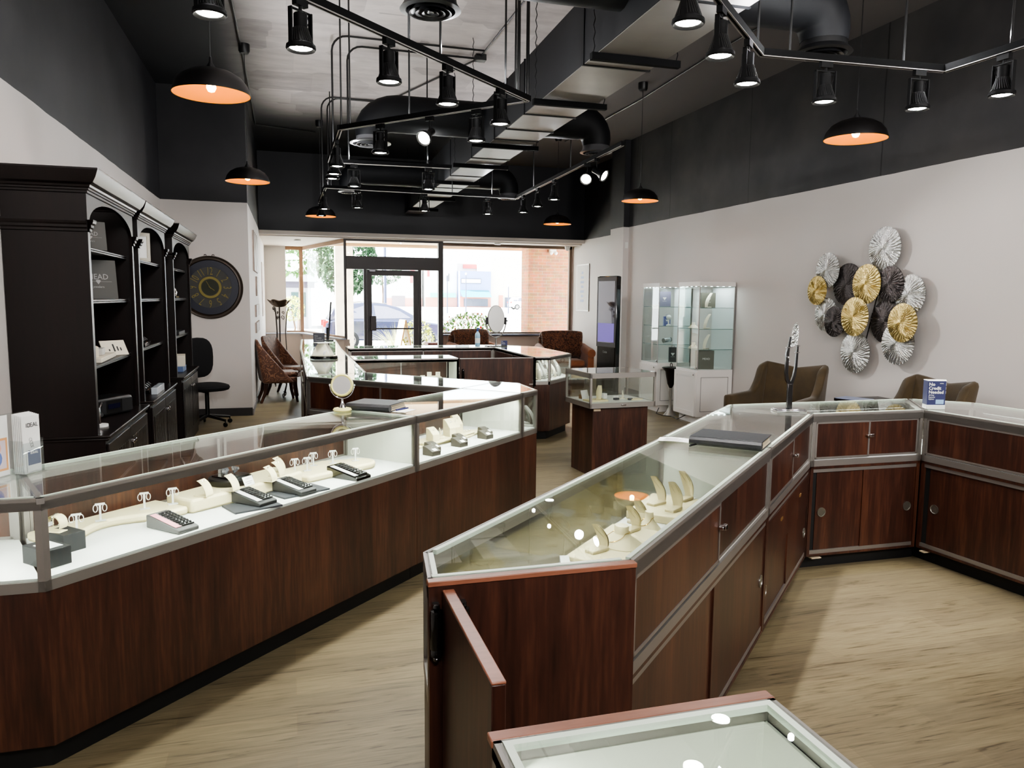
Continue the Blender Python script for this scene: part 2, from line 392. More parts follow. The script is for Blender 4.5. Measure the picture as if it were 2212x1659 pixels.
w = struct('window_3', seg(seg(MB().box(-.03, .34, 18.93, 18.98, 2.74, 2.82).box(-.03, .34, 18.93, 18.98, .825, .86).box(.28, .36, 18.9, 18.99, .825, 2.82), (.34, 18.95), (1.1, 15.99), .05, 2.74, 2.82), (.34, 18.95), (1.1, 15.99), .05, .825, .86), tan_frame)
obj('pane', MB().box(-.03, .3, 18.952, 18.958, .86, 2.74), winglass, w)
obj('pane', seg(MB(), (.34, 18.95), (1.1, 15.99), .006, .86, 2.74, .02), winglass, w)
# skirting
bbm = pm('dark_skirting', (38, 34, 34), .5)
struct('baseboard_clock', MB().box(XN, XL - .001, YC - .015, YC, 0, .11), bbm)
struct('baseboard_left', MB().box(XL, XL + .012, YC, 18.5, 0, .09), pm('grey_skirting', (120, 116, 116), .5))
struct('baseboard_right', MB().box(XR - .012, XR, -2.4, 12.585, 0, .1), pm('grey_skirting_right', (120, 116, 116), .5))
# ---------------------------------------------------------------- showcases
ZD, ZT = .70, .98          # deck and top heights
def inset(poly, ds):
    """offset each edge of a CCW polygon inward by ds (number or per-edge list)"""
    n = len(poly)
    if not isinstance(ds, (list, tuple)): ds = [ds] * n
    L = []
    for i in range(n):
        p = Vector(poly[i]); q = Vector(poly[(i + 1) % n]); d = (q - p).normalized(); nn = Vector((-d.y, d.x))
        L.append((p + nn * ds[i], d))
    out = []
    for i in range(n):
        (p, d), (q, e) = L[i - 1], L[i]
        den = d.x * e.y - d.y * e.x
        if abs(den) < 1e-6: out.append((q.x, q.y)); continue
        t = ((q.x - p.x) * e.y - (q.y - p.y) * e.x) / den
        r = p + d * t; out.append((r.x, r.y))
    return out
def erect(m, P, Q, th, z0, z1, off=0, a=0, b=None):
    """upright slab along P-Q, from distance a to b, th thick toward the left of P-Q"""
    P = Vector(P); Q = Vector(Q); d = (Q - P); L = d.length; d.normalize(); n = Vector((-d.y, d.x))
    if b is None: b = L
    p = P + d * a + n * off; q = P + d * b + n * off
    return m.prism([(p.x, p.y), (q.x, q.y), (q.x + n.x * th, q.y + n.y * th), (p.x + n.x * th, p.y + n.y * th)], z0, z1)
def edge_frame(P, Q):
    P = Vector(P); Q = Vector(Q); d = (Q - P).normalized(); n = Vector((-d.y, d.x))
    M = Matrix(((d.x, n.x, 0, P.x), (d.y, n.y, 0, P.y), (0, 0, 1, 0), (0, 0, 0, 1)))
    return M, (Q - P).length
dark_gap = pm('dark_recess', (6, 6, 6), .8)
tape = pm('beige_tape', (196, 178, 150), .6)
def showcase(label, poly, edges, group='glass showcases of the sales floor', kick=.1, rail=.035, led_on=1.0, pulls=True, split=.5, gapat=None, drawer=False):
    n = len(poly); c = (sum(p[0] for p in poly) / n, sum(p[1] for p in poly) / n)
    r = thing('jewellery_showcase', label, 'display case', (c[0], c[1], 0), 0, group)
    obj('base_cabinet', MB().prism(inset(poly, [.03 if e == 'doors' else (0 if e in ('none', 'white') else .003) for e in edges]), kick, ZD - .045), cherry, r, world=True)
    obj('toe_kick', MB().prism(inset(poly, [.0 if e in ('none', 'white') else .055 for e in edges]), 0, kick), kickm, r, world=True)
    obj('deck_board', MB().prism(inset(poly, .012), ZD - .02, ZD), deckw, r, world=True)
    fr = MB()
    for i, e in enumerate(edges):
        P, Q = poly[i], poly[(i + 1) % n]
        if e == 'none':
            erect(fr, P, Q, .012, ZT - .02, ZT); continue
        erect(fr, P, Q, .013, ZT - rail, ZT); erect(fr, P, Q, .02, ZT - rail, ZT - .012)
        if e != 'end': erect(fr, P, Q, .02, ZD - .045, ZD - .008)
        L = (Vector(Q) - Vector(P)).length
        if e != 'end':
            erect(fr, P, Q, .022, ZD - .045, ZT - .012, 0, 0, .022); erect(fr, P, Q, .022, ZD - .045, ZT - .012, 0, L - .022, L)
    obj('metal_frame', fr, alu, r, world=True)
    obj('top_glass', MB().prism(inset(poly, .008), ZT - .004, ZT + .002), glass, r, world=True)
    rim = MB()
    for i, e in enumerate(edges):
        if e == 'none': continue
        erect(rim, poly[i], poly[(i + 1) % n], .013, ZT - .010, ZT + .0024, .0131, .0131, (Vector(poly[(i + 1) % n]) - Vector(poly[i])).length - .0262)
    obj('glass_rim', rim, glassedge, r, world=True)
    for i, e in enumerate(edges):
        P, Q = poly[i], poly[(i + 1) % n]; M, L = edge_frame(P, Q)
        if e == 'glass':
            obj('front_glass', MB().box(.022, L - .022, .006, .011, ZD - .008, ZT - rail + .003, M), glass, r, world=True)
            if led_on == 1.0 and L > .4 and rail < .05:
                obj('light_strip', MB().box(.05, L - .05, .021, .029, ZT - rail - .006, ZT - rail + .003, M), whitep, r, world=True)
        elif e == 'white':
            obj('white_partition', MB().box(.02, L - .02, .004, .012, ZD - .01, ZT - .02, M), panelw, r, world=True)
        elif e == 'wood':
            obj('back_panel', MB().box(.02, L - .02, .004, .016, ZD - .01, ZT - rail, M), cherry, r, world=True)
        elif e == 'end':
            obj('end_panel', MB().box(0, L, -.018, .004, 0, ZT - .013, M), cherry, r, world=True)
            obj('edge_strip', MB().box(-.003, L + .003, -.021, .006, ZT - .0125, ZT + .001, M), copper_edge, r, world=True, bevel=.002)
        elif e == 'doors':
            # upper metal framed sliding doors
            mid = L * split
            for k, (a, b, off) in enumerate(((.025, mid + .012, .004), (mid - .012, L - .025, .011))):
                dr = MB().box(a, b, off, off + .006, ZD, ZT - rail, M)
                do = obj('sliding_door', dr, cherry, r, world=True)
                f = MB()
                for x0, x1, z0, z1 in ((a, b, ZD, ZD + .012), (a, b, ZT - rail - .012, ZT - rail), (a, a + .012, ZD, ZT - rail), (b - .012, b, ZD, ZT - rail)):
                    f.box(x0, x1, off - .002, off + .008, z0, z1, M)
                obj('door_frame', f, alu, do, world=True)
            lk = MB().box(mid - .018, mid + .018, -.016, .002, .83, .842, M).box(mid - .004, mid + .024, -.022, -.006, .826, .846, M)
            obj('showcase_lock', lk, chrome, r, world=True, bevel=.002)
            # rails and lower cherry sliding doors
            obj('track_rail', MB().box(.01, L - .01, .008, .03, ZD - .085, ZD - .062, M), alu, r, world=True); obj('track_rail', MB().box(.01, L - .01, .008, .03, kick + .0, kick + .022, M), alu, r, world=True)
            obj('stile', MB().box(0, .022, .003, .04, kick, ZD - .045, M).box(L - .022, L, .003, .04, kick, ZD - .045, M).box(0, L, .003, .02, ZD - .062, ZD - .045, M).box(0, L, .003, .03, kick - .014, kick, M), cherry, r, world=True)
            dz = .2 if drawer else 0
            if drawer:
                db = obj('drawer_front', MB().box(.03, L - .024, .006, .018, ZD - .285, ZD - .09, M), cherry, r, world=True, bevel=.002)
                for q in (.3, .75): obj('label_holder', MB().box(L * q - .022, L * q + .022, .002, .006, ZD - .16, ZD - .145, M), brassm, db, world=True)
            for a, b, off, px in ((.03, mid + .012, .018, .075), (mid - .012, L - .024, .010, L - .075)):
                do = obj('cabinet_door', MB().box(a + (.03 if gapat == 0 and off > .015 else 0), b, off, off + .008, kick + .02, ZD - .085 - dz, M), cherry, r, world=True)
                if pulls:
                    ux = px + (.03 if gapat == 0 and off > .015 else 0)
                    MM = M @ T(ux, off - .0005, .36 - dz * .5) @ Matrix.Rotation(PI / 2, 4, 'X')
                    obj('finger_pull', MB().lathe([(0, .001), (.024, .001), (.026, .004), (.03, .004), (.03, 0)], 24, M=MM), pm_pull, do, world=True)
            if gapat == 0:
                obj('door_gap', MB().box(.022, .06, .022, .029, kick + .02, ZD - .085, M), dark_gap, r, world=True)
    return r
brassm = pm('worn_brass', (176, 140, 92), .4, .7)
pm_pull = pm('steel_finger_pull', (150, 148, 140), .35, .9)
def Ls(s, t):   # left front line
    return (-.81 + (s - t) / S2, 2.86 + (s + t) / S2)
# left counter, near end to tip, then back along the meander
sh1 = showcase('glass corner showcase holding the brochure rack, left end of the long left counter', [(-1.58, 2.865), (-.81, 2.86), (-1.03, 3.385), (-1.58, 3.39)], ['glass', 'none', 'doors', 'none'], rail=.042)
sh2 = showcase('long glass showcase with watch trays on cream risers, between brochure rack and round mirror', [(-.81, 2.86), (.70, 4.37), (.325, 4.745), (-1.03, 3.385)], ['glass', 'white', 'doors', 'none'], rail=.042)
sh3 = showcase('glass showcase of grey ring blocks, far half of the left counter', [(.702, 4.372), (1.62, 5.29), (1.245, 5.665), (.327, 4.747)], ['glass', 'white', 'doors', 'none'], rail=.042)
sh4 = showcase('pointed glass corner showcase of necklace busts at the tip of the left counter', [(1.622, 5.292), (1.785, 5.455), (1.785, 5.935), (1.65, 6.07), (1.247, 5.667)], ['glass', 'glass', 'glass', 'none', 'none'], led_on=0)
sh5 = showcase('second run of the zigzag counter with bright glass top, behind the round mirror', [(.142, 6.778), (1.245, 5.669), (1.648, 6.072), (.67, 7.05)], ['doors', 'none', 'glass', 'none'])
sh6 = showcase('showcase under the frosted pyramid lamp at the bend of the counter', [(.14, 6.785), (.672, 7.052), (.672, 8.53), (.14, 8.53)], ['none', 'glass', 'none', 'doors'])
sh7 = showcase('glass fronted showcase with small white ring cards, facing the entrance of the bay', [(.674, 8.53), (1.85, 8.53), (1.85, 9.08), (.674, 9.08)], ['glass', 'white', 'doors', 'none'])
sh8 = showcase('low showcase along the left aisle beside the paisley chairs', [(.14, 8.534), (.672, 8.534), (.672, 10.4), (.14, 10.4)], ['none', 'doors', 'none', 'glass'], led_on=0)
sh9 = showcase('far left showcase carrying the thin monitor and dark sign', [(.14, 10.404), (.672, 10.404), (.72, 12.7), (.19, 12.7)], ['none', 'doors', 'glass', 'glass'], led_on=0)
sh10 = showcase('back showcase carrying the oval mirror and spray bottle', [(.76, 10.4), (2.75, 10.4), (2.88, 10.95), (.76, 10.95)], ['doors', 'none', 'glass', 'none'], led_on=0)
sh11 = showcase('eight sided far corner showcase full of white necklace busts, beside the brown sofa chair', [(2.752, 8.55), (2.95, 8.55), (3.41, 9.08), (3.41, 10.45), (2.9, 10.95), (2.752, 10.4)], ['glass', 'glass', 'glass', 'glass', 'none', 'doors'])
# right counter
R1 = [(.312, 1.79), (.855, 1.79), (2.15, 3.055), (1.775, 3.435), (.335, 1.995)]
sr1 = showcase('glass showcase with gold necklace bust, nearest section of the right counter', R1, ['end', 'doors', 'white', 'glass', 'glass'], rail=.05, gapat=None)
sr2 = showcase('empty showcase under the black folder in the middle of the right counter', [(2.153, 3.058), (3.045, 3.93), (2.67, 4.33), (1.778, 3.438)], ['doors', 'none', 'glass', 'none'], rail=.05, led_on=.5, drawer=True)
sr3 = showcase('empty showcase at the back of the right counter reflecting the metal wall discs', [(3.048, 3.93), (3.865, 3.925), (4.2, 4.43), (2.77, 4.43), (2.672, 4.332)], ['doors', 'none', 'glass', 'glass', 'none'], rail=.05, led_on=.5, gapat=0)
sr4 = showcase('empty showcase on the far right under the blue leaflet box', [(3.87, 3.925), (4.12, 1.5), (4.76, 1.5), (4.50, 4.15), (4.22, 4.43)], ['doors', 'white', 'glass', 'glass', 'none'], rail=.05, led_on=.5, split=.36, gapat=0)
sf = showcase('cream lined showcase with cherry edge at the bottom of the photo, nearest the camera', [(.29, 1.09), (.29, .05), (.79, .05), (.79, 1.09)], ['glass', 'white', 'wood', 'end'], rail=.03)
# the inside faces of the nearest case are white
obj('inner_lining', MB().box(.32, .765, 1.068, 1.075, ZD, ZT - .03).box(.762, .768, .88, 1.07, ZD, ZT - .03).box(.30, .306, 1.0, 1.07, ZD, ZT - .03), panelw, sf, world=True)
# alarm stickers / tape tabs on the right run
for (x, y, z, w) in ((3.12, 3.945, .075, .07), (3.885, 3.86, .075, .05)):
    solo('adhesive_tab', MB().cbox(x, y, z, w, .04, .006), tape, 'beige adhesive tab under the ' + ('rear' if x < 3.5 else 'far right') + ' cherry cabinet doors of the right counter', 'tape', (x, y, z), world=True)
for q in (1.155, 1.195):
    obj('shelf_standard', MB().cbox(*Ls(q, .497), .83, .012, .012, .25), alu, sh2, world=True)
# swing gates
spring = pm('black_spring_hinge', (7, 7, 8), .15, coat=.6)
def spring_hinge(m, x, y, z):
    m.lathe([(0, .062), (.007, .06), (.009, .053), (.006, .048), (.0145, .046), (.0155, .04), (.0155, -.045), (.0145, -.05), (.0155, -.052), (.0155, -.066), (.006, -.068), (.009, -.073), (.007, -.08), (0, -.082)], 16, (x, y, z))
g = thing('swing_gate', 'open cherry swing gate on black spring hinges at the near end of the right counter', 'gate', (.357, 1.76, 0))
obj('gate_panel', MB().box(.343, .371, 1.296, 1.765, .12, .955), cherry, g, world=True, bevel=.002)
obj('top_edge', MB().box(.3425, .3715, 1.2955, 1.765, .955, .961), copper_edge, g, world=True, bevel=.002)
for hx in (.326, .392):
    m = MB(); spring_hinge(m, hx, 1.752, .87); m.box(hx - .008, hx + .008, 1.752, 1.772, .80, .93)
    obj('spring_hinge', m, spring, g, world=True)
    m = MB(); spring_hinge(m, hx, 1.752, .25); m.box(hx - .008, hx + .008, 1.752, 1.772, .18, .31)
    obj('spring_hinge', m, spring, g, world=True)
g = thing('swing_gate', 'closed dark cherry gate between the ring card showcase and the necklace corner showcase', 'gate', (2.3, 8.56, 0))
obj('gate_panel', MB().box(1.865, 2.735, 8.545, 8.573, .12, .97), cherry, g, world=True, bevel=.002)
obj('top_edge', MB().box(1.865, 2.735, 8.544, 8.574, .97, .978), alu, g, world=True)
m = MB(); spring_hinge(m, 1.90, 8.535, .80); obj('spring_hinge', m, spring, g, world=True)
obj('latch', MB().box(2.69, 2.735, 8.535, 8.547, .60, .612).box(2.69, 2.735, 8.535, 8.547, .66, .672), alu, g, world=True)
# pedestal case
PC, PR = (2.98, 6.86), math.radians(4)
p = thing('pedestal_showcase', 'free standing cherry pedestal with glass box top between the counters', 'display case', (*PC, 0), PR)
obj('base_cabinet', MB().box(-.29, .29, -.23, .23, .0, ZD - .04), cherry, p)
obj('deck_board', MB().box(-.33, .33, -.26, .26, ZD - .012, ZD), deckw, p)
f = MB()
for x in (-.345, .325):
    for y in (-.28, .26): f.box(x, x + .02, y, y + .02, ZD - .04, ZT)
for z0, z1 in ((ZD - .045, ZD), (ZT - .045, ZT)):
    f.box(-.345, .345, -.28, -.26, z0, z1); f.box(-.345, .345, .26, .28, z0, z1); f.box(-.345, -.325, -.28, .28, z0, z1); f.box(.325, .345, -.28, .28, z0, z1)
obj('metal_frame', f, alu, p)
obj('top_glass', MB().box(-.335, .335, -.27, .27, ZT - .003, ZT + .003), glass, p)
obj('front_glass', MB().box(-.325, .325, -.272, -.267, ZD, ZT - .04), glass, p); obj('back_glass', MB().box(-.325, .325, .267, .272, ZD, ZT - .04), glass, p)
obj('side_glass', MB().box(-.337, -.332, -.26, .26, ZD, ZT - .04), glass, p); obj('side_glass', MB().box(.332, .337, -.26, .26, ZD, ZT - .04), glass, p)
obj('showcase_lock', MB().cbox(0, -.285, ZD - .02, .05, .014, .012), chrome, p, bevel=.002)
obj('price_tab', MB().cbox(-.25, -.236, ZD - .065, .07, .008, .022), tape, p)
# ---------------------------------------------------------------- ceiling services
duct_m = pm('grey_sheet_metal', (120, 116, 114), .45, .0, var=.12, vscale=3)
strutm = pm('strut_black', (8, 8, 9), .8, spec=.1)
duct_dark = pm('black_painted_duct', (17, 18, 21), .6, spec=.25, var=.2, vscale=3)
d = thing('air_duct', 'long rectangular black air duct with pale underside running down the middle of the ceiling', 'duct', (2.4, 8, 3.33))
def dx(y): return 2.06 + .021 * (y - 5), 2.575 + .0087 * (y - 5)
y0, y1 = -1.5, 15.65
a0, b0 = dx(y0); a1, b1 = dx(y1)
obj('duct_body', MB().prism([(a0, y0), (b0, y0), (b1, y1), (a1, y1)], 3.332, 3.8), duct_dark, d, world=True)
obj('underside_panel', MB().prism([(a0 + .004, y0), (b0 - .004, y0), (b1 - .004, y1), (a1 + .004, y1)], 3.326, 3.332), duct_m, d, world=True)
for y in (4.05, 5.35, 6.9, 7.55, 8.05, 9.2, 10.6, 11.8, 13.2, 14.5):
    a, b = dx(y); obj('duct_seam', MB().box(a - .008, b + .008, y, y + .022, 3.318, 3.805), duct_dark, d, world=True)
def hanger(y, l, ov=.12, ovl=.1):
    a, b = dx(y)
    t = thing('duct_hanger', 'black strut holding up the air duct, ' + l, 'duct hanger', (2.35, y, 3.3), 0, 'struts under the air duct')
    obj('strut', MB().box(a - ovl, b + ov, y - .022, y + .022, 3.275, 3.322), strutm, t, world=True)
    for x in (a - ovl + .02, b + ov - .02):
        pts = [(x + (.006 if k % 2 else -.006), y, 3.32 + k * (ZC - 3.32) / 24) for k in range(25)]
        obj('hanging_chain', MB().tube(pts, .004, 5), blackp, t, world=True)
for y, l, o, ol in ((5.08, 'nearest the camera', .1, .05), (6.36, 'at the bend of the long diagonal rail', .08, .08), (8.3, 'beside the middle pair of round vents', .08, .2), (9.62, 'second beyond the middle vents', .1, .15), (11.1, 'above the rail of the back island', .08, .3), (13.0, 'second from the shop front', .1, .1), (14.6, 'closest to the shop front', .1, .1)):
    hanger(y, l, o, ol)
vent_white = pm('grey_vent_rings', (96, 96, 98), .3, .4)
def vent(x, y, r, side, label):
    t = thing('round_ceiling_vent', label, 'air vent', (x, y, 3.33), 0, 'round vents on duct elbows')
    a, b = dx(y); xs = b - .02 if side > 0 else a + .02
    R = .24 * (r / .15)
    pts = [(xs, y, 3.66), (x - side * R * .95, y, 3.66)]
    for k in range(1, 7):
        w = k / 6 * PI / 2; pts.append((x - side * R * .95 + side * R * .95 * math.sin(w), y, 3.66 - .2 * (1 - math.cos(w))))
    pts.append((x, y, 3.40))
    rr = [.20] * 2 + [.2 - .006 * k for k in range(1, 7)] + [.155]
    obj('branch_duct', MB().tube(pts, rr, 20), duct_dark, t, world=True, ang=50)
    m = MB().lathe([(.15, .07), (.155, .03), (r + .03, 0), (r + .035, -.006), (r, -.012), (r - .01, .02)], 32, (x, y, 3.335))
    for q in (.78, .52, .26):
        m.lathe([(r * q, -.02), (r * q + .012, -.026), (r * q - .02, .012), (r * q - .03, .012)], 32, (x, y, 3.335))
    m.lathe([(0, -.014), (.02, -.02), (.03, 0), (0, .01)], 20, (x, y, 3.335))
    obj('diffuser_rings', m, vent_white if y > 5.5 else blackp, t, world=True)
vent(.839, 4.67, .145, -1, 'round black ceiling vent at top centre above the long diagonal light rail')
vent(.906, 8.76, .19, -1, 'round ceiling vent on the elbow left of the duct, behind the tilted spotlight')
vent(3.43, 8.45, .15, 1, 'round ceiling vent on the elbow right of the duct beside the bright floodlight')
vent(.99, 12.85, .145, -1, 'small round vent far left, just under the back island light rail')
vent(3.6, 12.7, .145, 1, 'small round vent far right, just beyond the corner of the back island light rail')
vent(3.52, 4.64, .155, 1, 'large round vent on the bulging elbow above the right counter')
# light rails
railm = pm('rail_black', (7, 7, 8), .75, spec=.15)
def rail(label, pts, rods, drops=()):
    t = thing('light_rail', label, 'track lighting rail', (pts[0][0], pts[0][1], 3.14))
    m = MB(); g = MB()
    for P, Q in zip(pts, pts[1:]):
        M, L = edge_frame(P, Q)
        m.box(-.018, L + .018, -.018, .018, 3.125, 3.165, M)
        g.box(0, L, -.017, -.009, 3.121, 3.1255, M); g.box(0, L, .009, .017, 3.121, 3.1255, M)
    obj('rail', m, railm, t, world=True)
    obj('rail_lip', g, alu, t, world=True)
    for x, y in rods:
        obj('hanging_rod', MB().tube([(x, y, 3.16), (x, y, ZC)], .0075, 6), blackp, t, world=True)
    return t
rail('long black light rail bending above the left counter and along the left run', [(-.95, 3.16), (1.754, 5.687), (.479, 7.163), (.472, 8.9), (1.809, 8.844)],
     [(.72, 4.72), (.95, 4.94), (1.52, 5.47), (1.62, 5.56), (.49, 7.18), (.56, 7.09), (1.0, 6.56), (1.55, 8.85)])
rail('black light rail framing the back island of counters', [(.516, 12.78), (.526, 10.97), (3.275, 11.144), (3.11, 7.0)], [(.6, 10.99), (2.3, 11.08), (2.9, 11.12), (3.24, 10.2), (3.18, 8.6)])
rail('black light rail zigzagging above the right counter', [(1.2, 2.715), (2.768, 4.219), (4.062, 4.148), (4.15, 2.6)], [(2.72, 4.19), (2.95, 4.2), (3.75, 4.16), (4.09, 3.7)])
# track spotlights
lensring = pm('grey_lamp_ribs', (52, 52, 52), .45, .5)
lampb = pm('lamp_black', (8, 8, 9), .6, spec=.18)
def spot_proto():
    t = thing('track_spotlight', 'x', 'spotlight', (0, 0, 3.12), 0, 'black spotlights clipped to the light rails')
    obj('adapter', MB().box(-.035, .035, -.014, .014, -.032, .004).lathe([(0, -.03), (.008, -.03), (.008, -.05), (0, -.05)], 10), lampb, t)
    obj('yoke', MB().box(-.063, .063, -.006, .006, -.054, -.048).box(-.063, -.056, -.011, .011, -.205, -.048).box(.056, .063, -.011, .011, -.205, -.048), lampb, t)
    h = obj('lamp_housing', MB().lathe([(0, -.062), (.027, -.062), (.030, -.066), (.030, -.125), (.052, -.19), (.064, -.2), (.066, -.215), (.061, -.222), (.052, -.214)], 24), lampb, t)
    m = MB()
    for k in range(28):
        w = 2 * PI * k / 28
        m.box(.0, .001, -.0012, .0012, 0, 0.001) if False else m.tube([(.031 * math.cos(w), .031 * math.sin(w), -.125), (.053 * math.cos(w + .25), .053 * math.sin(w + .25), -.189)], .0016, 4)
    obj('cooling_ribs', m, lensring, h)
    obj('lens', MB().lathe([(0, -.2165), (.03, -.2165), (.043, -.213), (.05, -.21)], 24), lampface, t)
    obj('cable_loop', MB().tube([(.02 + .03 * math.sin(k / 8 * PI), .0, -.05 - .07 * k / 8) for k in range(9)], .003, 6), lampb, t)
    return t
SPOTS = [('A', -.301, 3.766, .75, 'at the top left edge, cut by the photo edge'), ('A', .091, 4.133, .75, 'second along the long diagonal rail, left of the gooseneck conduits'), ('A', .585, 4.594, .75, 'third along the long diagonal rail, right of the gooseneck conduits'),
  ('A', 1.004, 4.986, .75, 'fourth along the long diagonal rail'), ('A', 1.47, 5.422, .75, 'last on the long diagonal rail before it bends'), ('B', 1.445, 6.045, -.86, 'first after the bend, in front of the duct'),
  ('B', .788, 6.805, -.86, 'above the left run, in front of the middle left vent'), ('C', .477, 7.62, 1.57, 'nearest of the three lamps bunched on the short left rail'), ('C', .475, 8.1, 1.57, 'middle of the three lamps bunched on the short left rail'),
  ('C', .475, 8.42, 1.57, 'lowest of the three lamps bunched on the short left rail'), ('D', .739, 8.913, 0, 'left lamp on the short cross rail'), ('D', 1.565, 8.86, 0, 'right lamp on the short cross rail, before the duct'),
  ('E', .524, 11.308, 1.57, 'near lamp on the far left side rail'), ('E', .519, 12.263, 1.57, 'far lamp on the far left side rail, before the orange pendant'), ('F', .952, 10.996, .06, 'first lamp from the left on the back island rail'), ('F', 1.894, 11.056, .06, 'second lamp from the left on the back island rail, before the duct'),
  ('F', 2.835, 11.116, .06, 'third lamp from the left on the back island rail'), ('G', 3.258, 10.73, 1.6, 'first lamp up the rising right side of the back island rail'), ('G', 3.228, 9.973, 1.6, 'second lamp up the rising right side of the back island rail'), ('G', 3.198, 9.217, 1.6, 'third lamp up the rising right side of the back island rail'),
  ('H', 1.74, 3.233, .75, 'topmost lamp on the right rail, cut by the top edge'), ('H', 2.122, 3.599, .75, 'second lamp down the right rail'), ('H', 2.533, 3.994, .75, 'third lamp down the right rail, before its corner'), ('I', 3.208, 4.195, -.05, 'left lamp under the cross piece of the right rail'), ('I', 3.878, 4.158, -.05, 'right lamp under the cross piece of the right rail'), ('J', 4.093, 3.74, 1.6, 'lamp at the far right edge of the photo')]
sp = spot_proto(); sp0 = True; sp.scale = (1.12, 1.12, 1.1)
LAMPS = []
for k, x, y, rz, l in SPOTS:
    lab = 'black track spotlight, ' + l
    if sp0:
        sp.location = (x, y, 3.121); sp.rotation_euler = (0, 0, rz); sp['label'] = lab; sp0 = False
    else: dup(sp, (x, y, 3.121), rz, lab)
    LAMPS.append((x, y, 3.121 - .252, (0, 0, -1)))
# tilted lamps: yoke lamp turned sideways
def tilted(x, y, rz, ang, label):
    t = thing('track_spotlight', label, 'spotlight', (x, y, 3.121), rz, 'tilted spotlights on the light rails')
    obj('adapter', MB().box(-.035, .035, -.014, .014, -.032, .004), lampb, t)
    obj('arm', MB().tube([(0, 0, -.03), (0, 0, -.12)], .006, 6).box(-.006, .006, -.06, .06, -.125, -.118), lampb, t)
    M = Matrix.Translation((0, 0, -.13)) @ Matrix.Rotation(ang, 4, 'X') @ Matrix.Translation((0, 0, .11))
    obj('lamp_housing', MB().lathe([(0, -.062), (.027, -.062), (.030, -.066), (.030, -.125), (.052, -.19), (.064, -.2), (.066, -.215), (.061, -.222), (.052, -.214)], 24, M=M), lampb, t)
    obj('lens', MB().lathe([(0, -.2165), (.03, -.2165), (.043, -.213), (.05, -.21)], 24, M=M), lampface, t)
    w = Matrix.Rotation(rz, 4, 'Z') @ M; p = Matrix.Translation((x, y, 3.121)) @ w @ Vector((0, 0, -.25)); dd = (w.to_3x3() @ Vector((0, 0, -1)))
    LAMPS.append((p.x, p.y, p.z, tuple(dd)))
tilted(1.14, 6.4, 2.4, 1.0, 'black track spotlight tilted sideways, hanging in front of the left branch duct')
tilted(3.15, 7.99, 2.6, 1.05, 'black track spotlight turned away, left of the glaring floodlight')
tilted(3.14, 7.7, .70, -1.05, 'glaring track spotlight aimed at the camera, under the right round vent')
# pendant lamps
shade_in = pm('gold_shade_lining', (240, 162, 30), .45, .0, emit=(255, 160, 20), es=.2)  # weak emission in the gold stands in for bulb light on the lining
shade_out = pm('black_shade', (14, 12, 12), .38)
def pend_proto():
    t = thing('pendant_lamp', 'x', 'pendant lamp', (0, 0, 0), 0, 'black dome pendants with gold lining')
    obj('ceiling_box', MB().lathe([(0, ZC), (.06, ZC), (.06, ZC - .075), (.045, ZC - .1), (0, ZC - .1)], 16), blackp, t)
    obj('cord', MB().tube([(0, 0, 3.13), (0, 0, ZC - .09)], .004, 6), blackp, t)
    obj('cap', MB().lathe([(0, 3.16), (.008, 3.155), (.012, 3.12), (.03, 3.09), (.03, 3.06), (0, 3.06)], 16), blackp, t)
    prof = [(.02, 3.085), (.07, 3.08), (.13, 3.062), (.185, 3.03), (.22, 2.985), (.236, 2.935), (.238, 2.925)]
    obj('shade', MB().lathe(prof, 40), shade_out, t)
    obj('gold_lining', MB().lathe([(r - .005 if r > .05 else .001, z - .006) for r, z in prof[:-1]] + [(.2345, 2.926)], 40), shade_in, t)
    obj('bulb', MB().lathe([(0, 3.06), (.014, 3.055), (.016, 3.02), (.028, 2.985), (.03, 2.965), (.02, 2.945), (0, 2.938)], 16), bulbm, t)
    return t
PEND = [(-.435, 5.39, 'large black dome pendant lamp at upper left, nearest the camera'), (-.399, 9.274, 'black dome pendant lamp hanging before the edge of the left wall'), (.535, 12.81, 'black dome pendant lamp far back, half behind the left side rail lamps'),
        (4.307, 5.231, 'black dome pendant lamp at upper right above the metal wall discs'), (4.40, 9.3, 'black dome pendant lamp before the right column'), (4.45, 12.64, 'black dome pendant lamp hanging farthest back, over the window beam')]
pp = pend_proto(); first = True
for x, y, l in PEND:
    if first: pp.location = (x, y, 0); pp['label'] = l; first = False
    else: dup(pp, (x, y, 0), 0, l)
# conduits and junction boxes
cond = pm('painted_conduit', (70, 68, 68), .4)
def conduit(label, pts, r=.011, boxes=(), extra=()):
    m = MB().tube(pts, r, 8)
    t = thing('conduit', label, 'conduit', pts[0])
    obj('pipe', m, blackp, t, world=True)
    for q in extra: obj('pipe', MB().tube(q, r, 8), blackp, t, world=True)
    for b in boxes: obj('junction_box', MB().cbox(b[0], b[1], ZC - .03, .12, .1, .07), blackp, t, world=True)
z = ZC - .02
conduit('thin conduit along the left edge of the ceiling to the far pendants', [(-.5, 2.5, z), (-.44, 7.97, z), (-.43, 10.0, z), (-.43, 13.3, z), (.5, 13.6, z)])
conduit('thin conduit on the right of the ceiling feeding the right pendants', [(4.55, 3.0, z), (4.6, 8.0, z), (4.7, 10, z), (4.7, 13, z)])
def goose(x, y, xr_, rr=.16):
    P = [(x, y, 3.17), (x, y, z - rr)]
    for k in range(1, 6):
        w = k / 5 * PI / 2; P.append((x + rr * (1 - math.cos(w)), y, z - rr + rr * math.sin(w)))
    P.append((xr_, y + .02, z)); return P
conduit('near pair of gooseneck conduits dropping to the left light rail', goose(.50, 8.6, 2.15), .011, [(2.16, 8.85)], [goose(.68, 8.9, 2.15), [(2.16, 8.85, z), (2.14, 4.5, z)], [(2.16, 8.9, z), (1.2, 11.8, z)]])
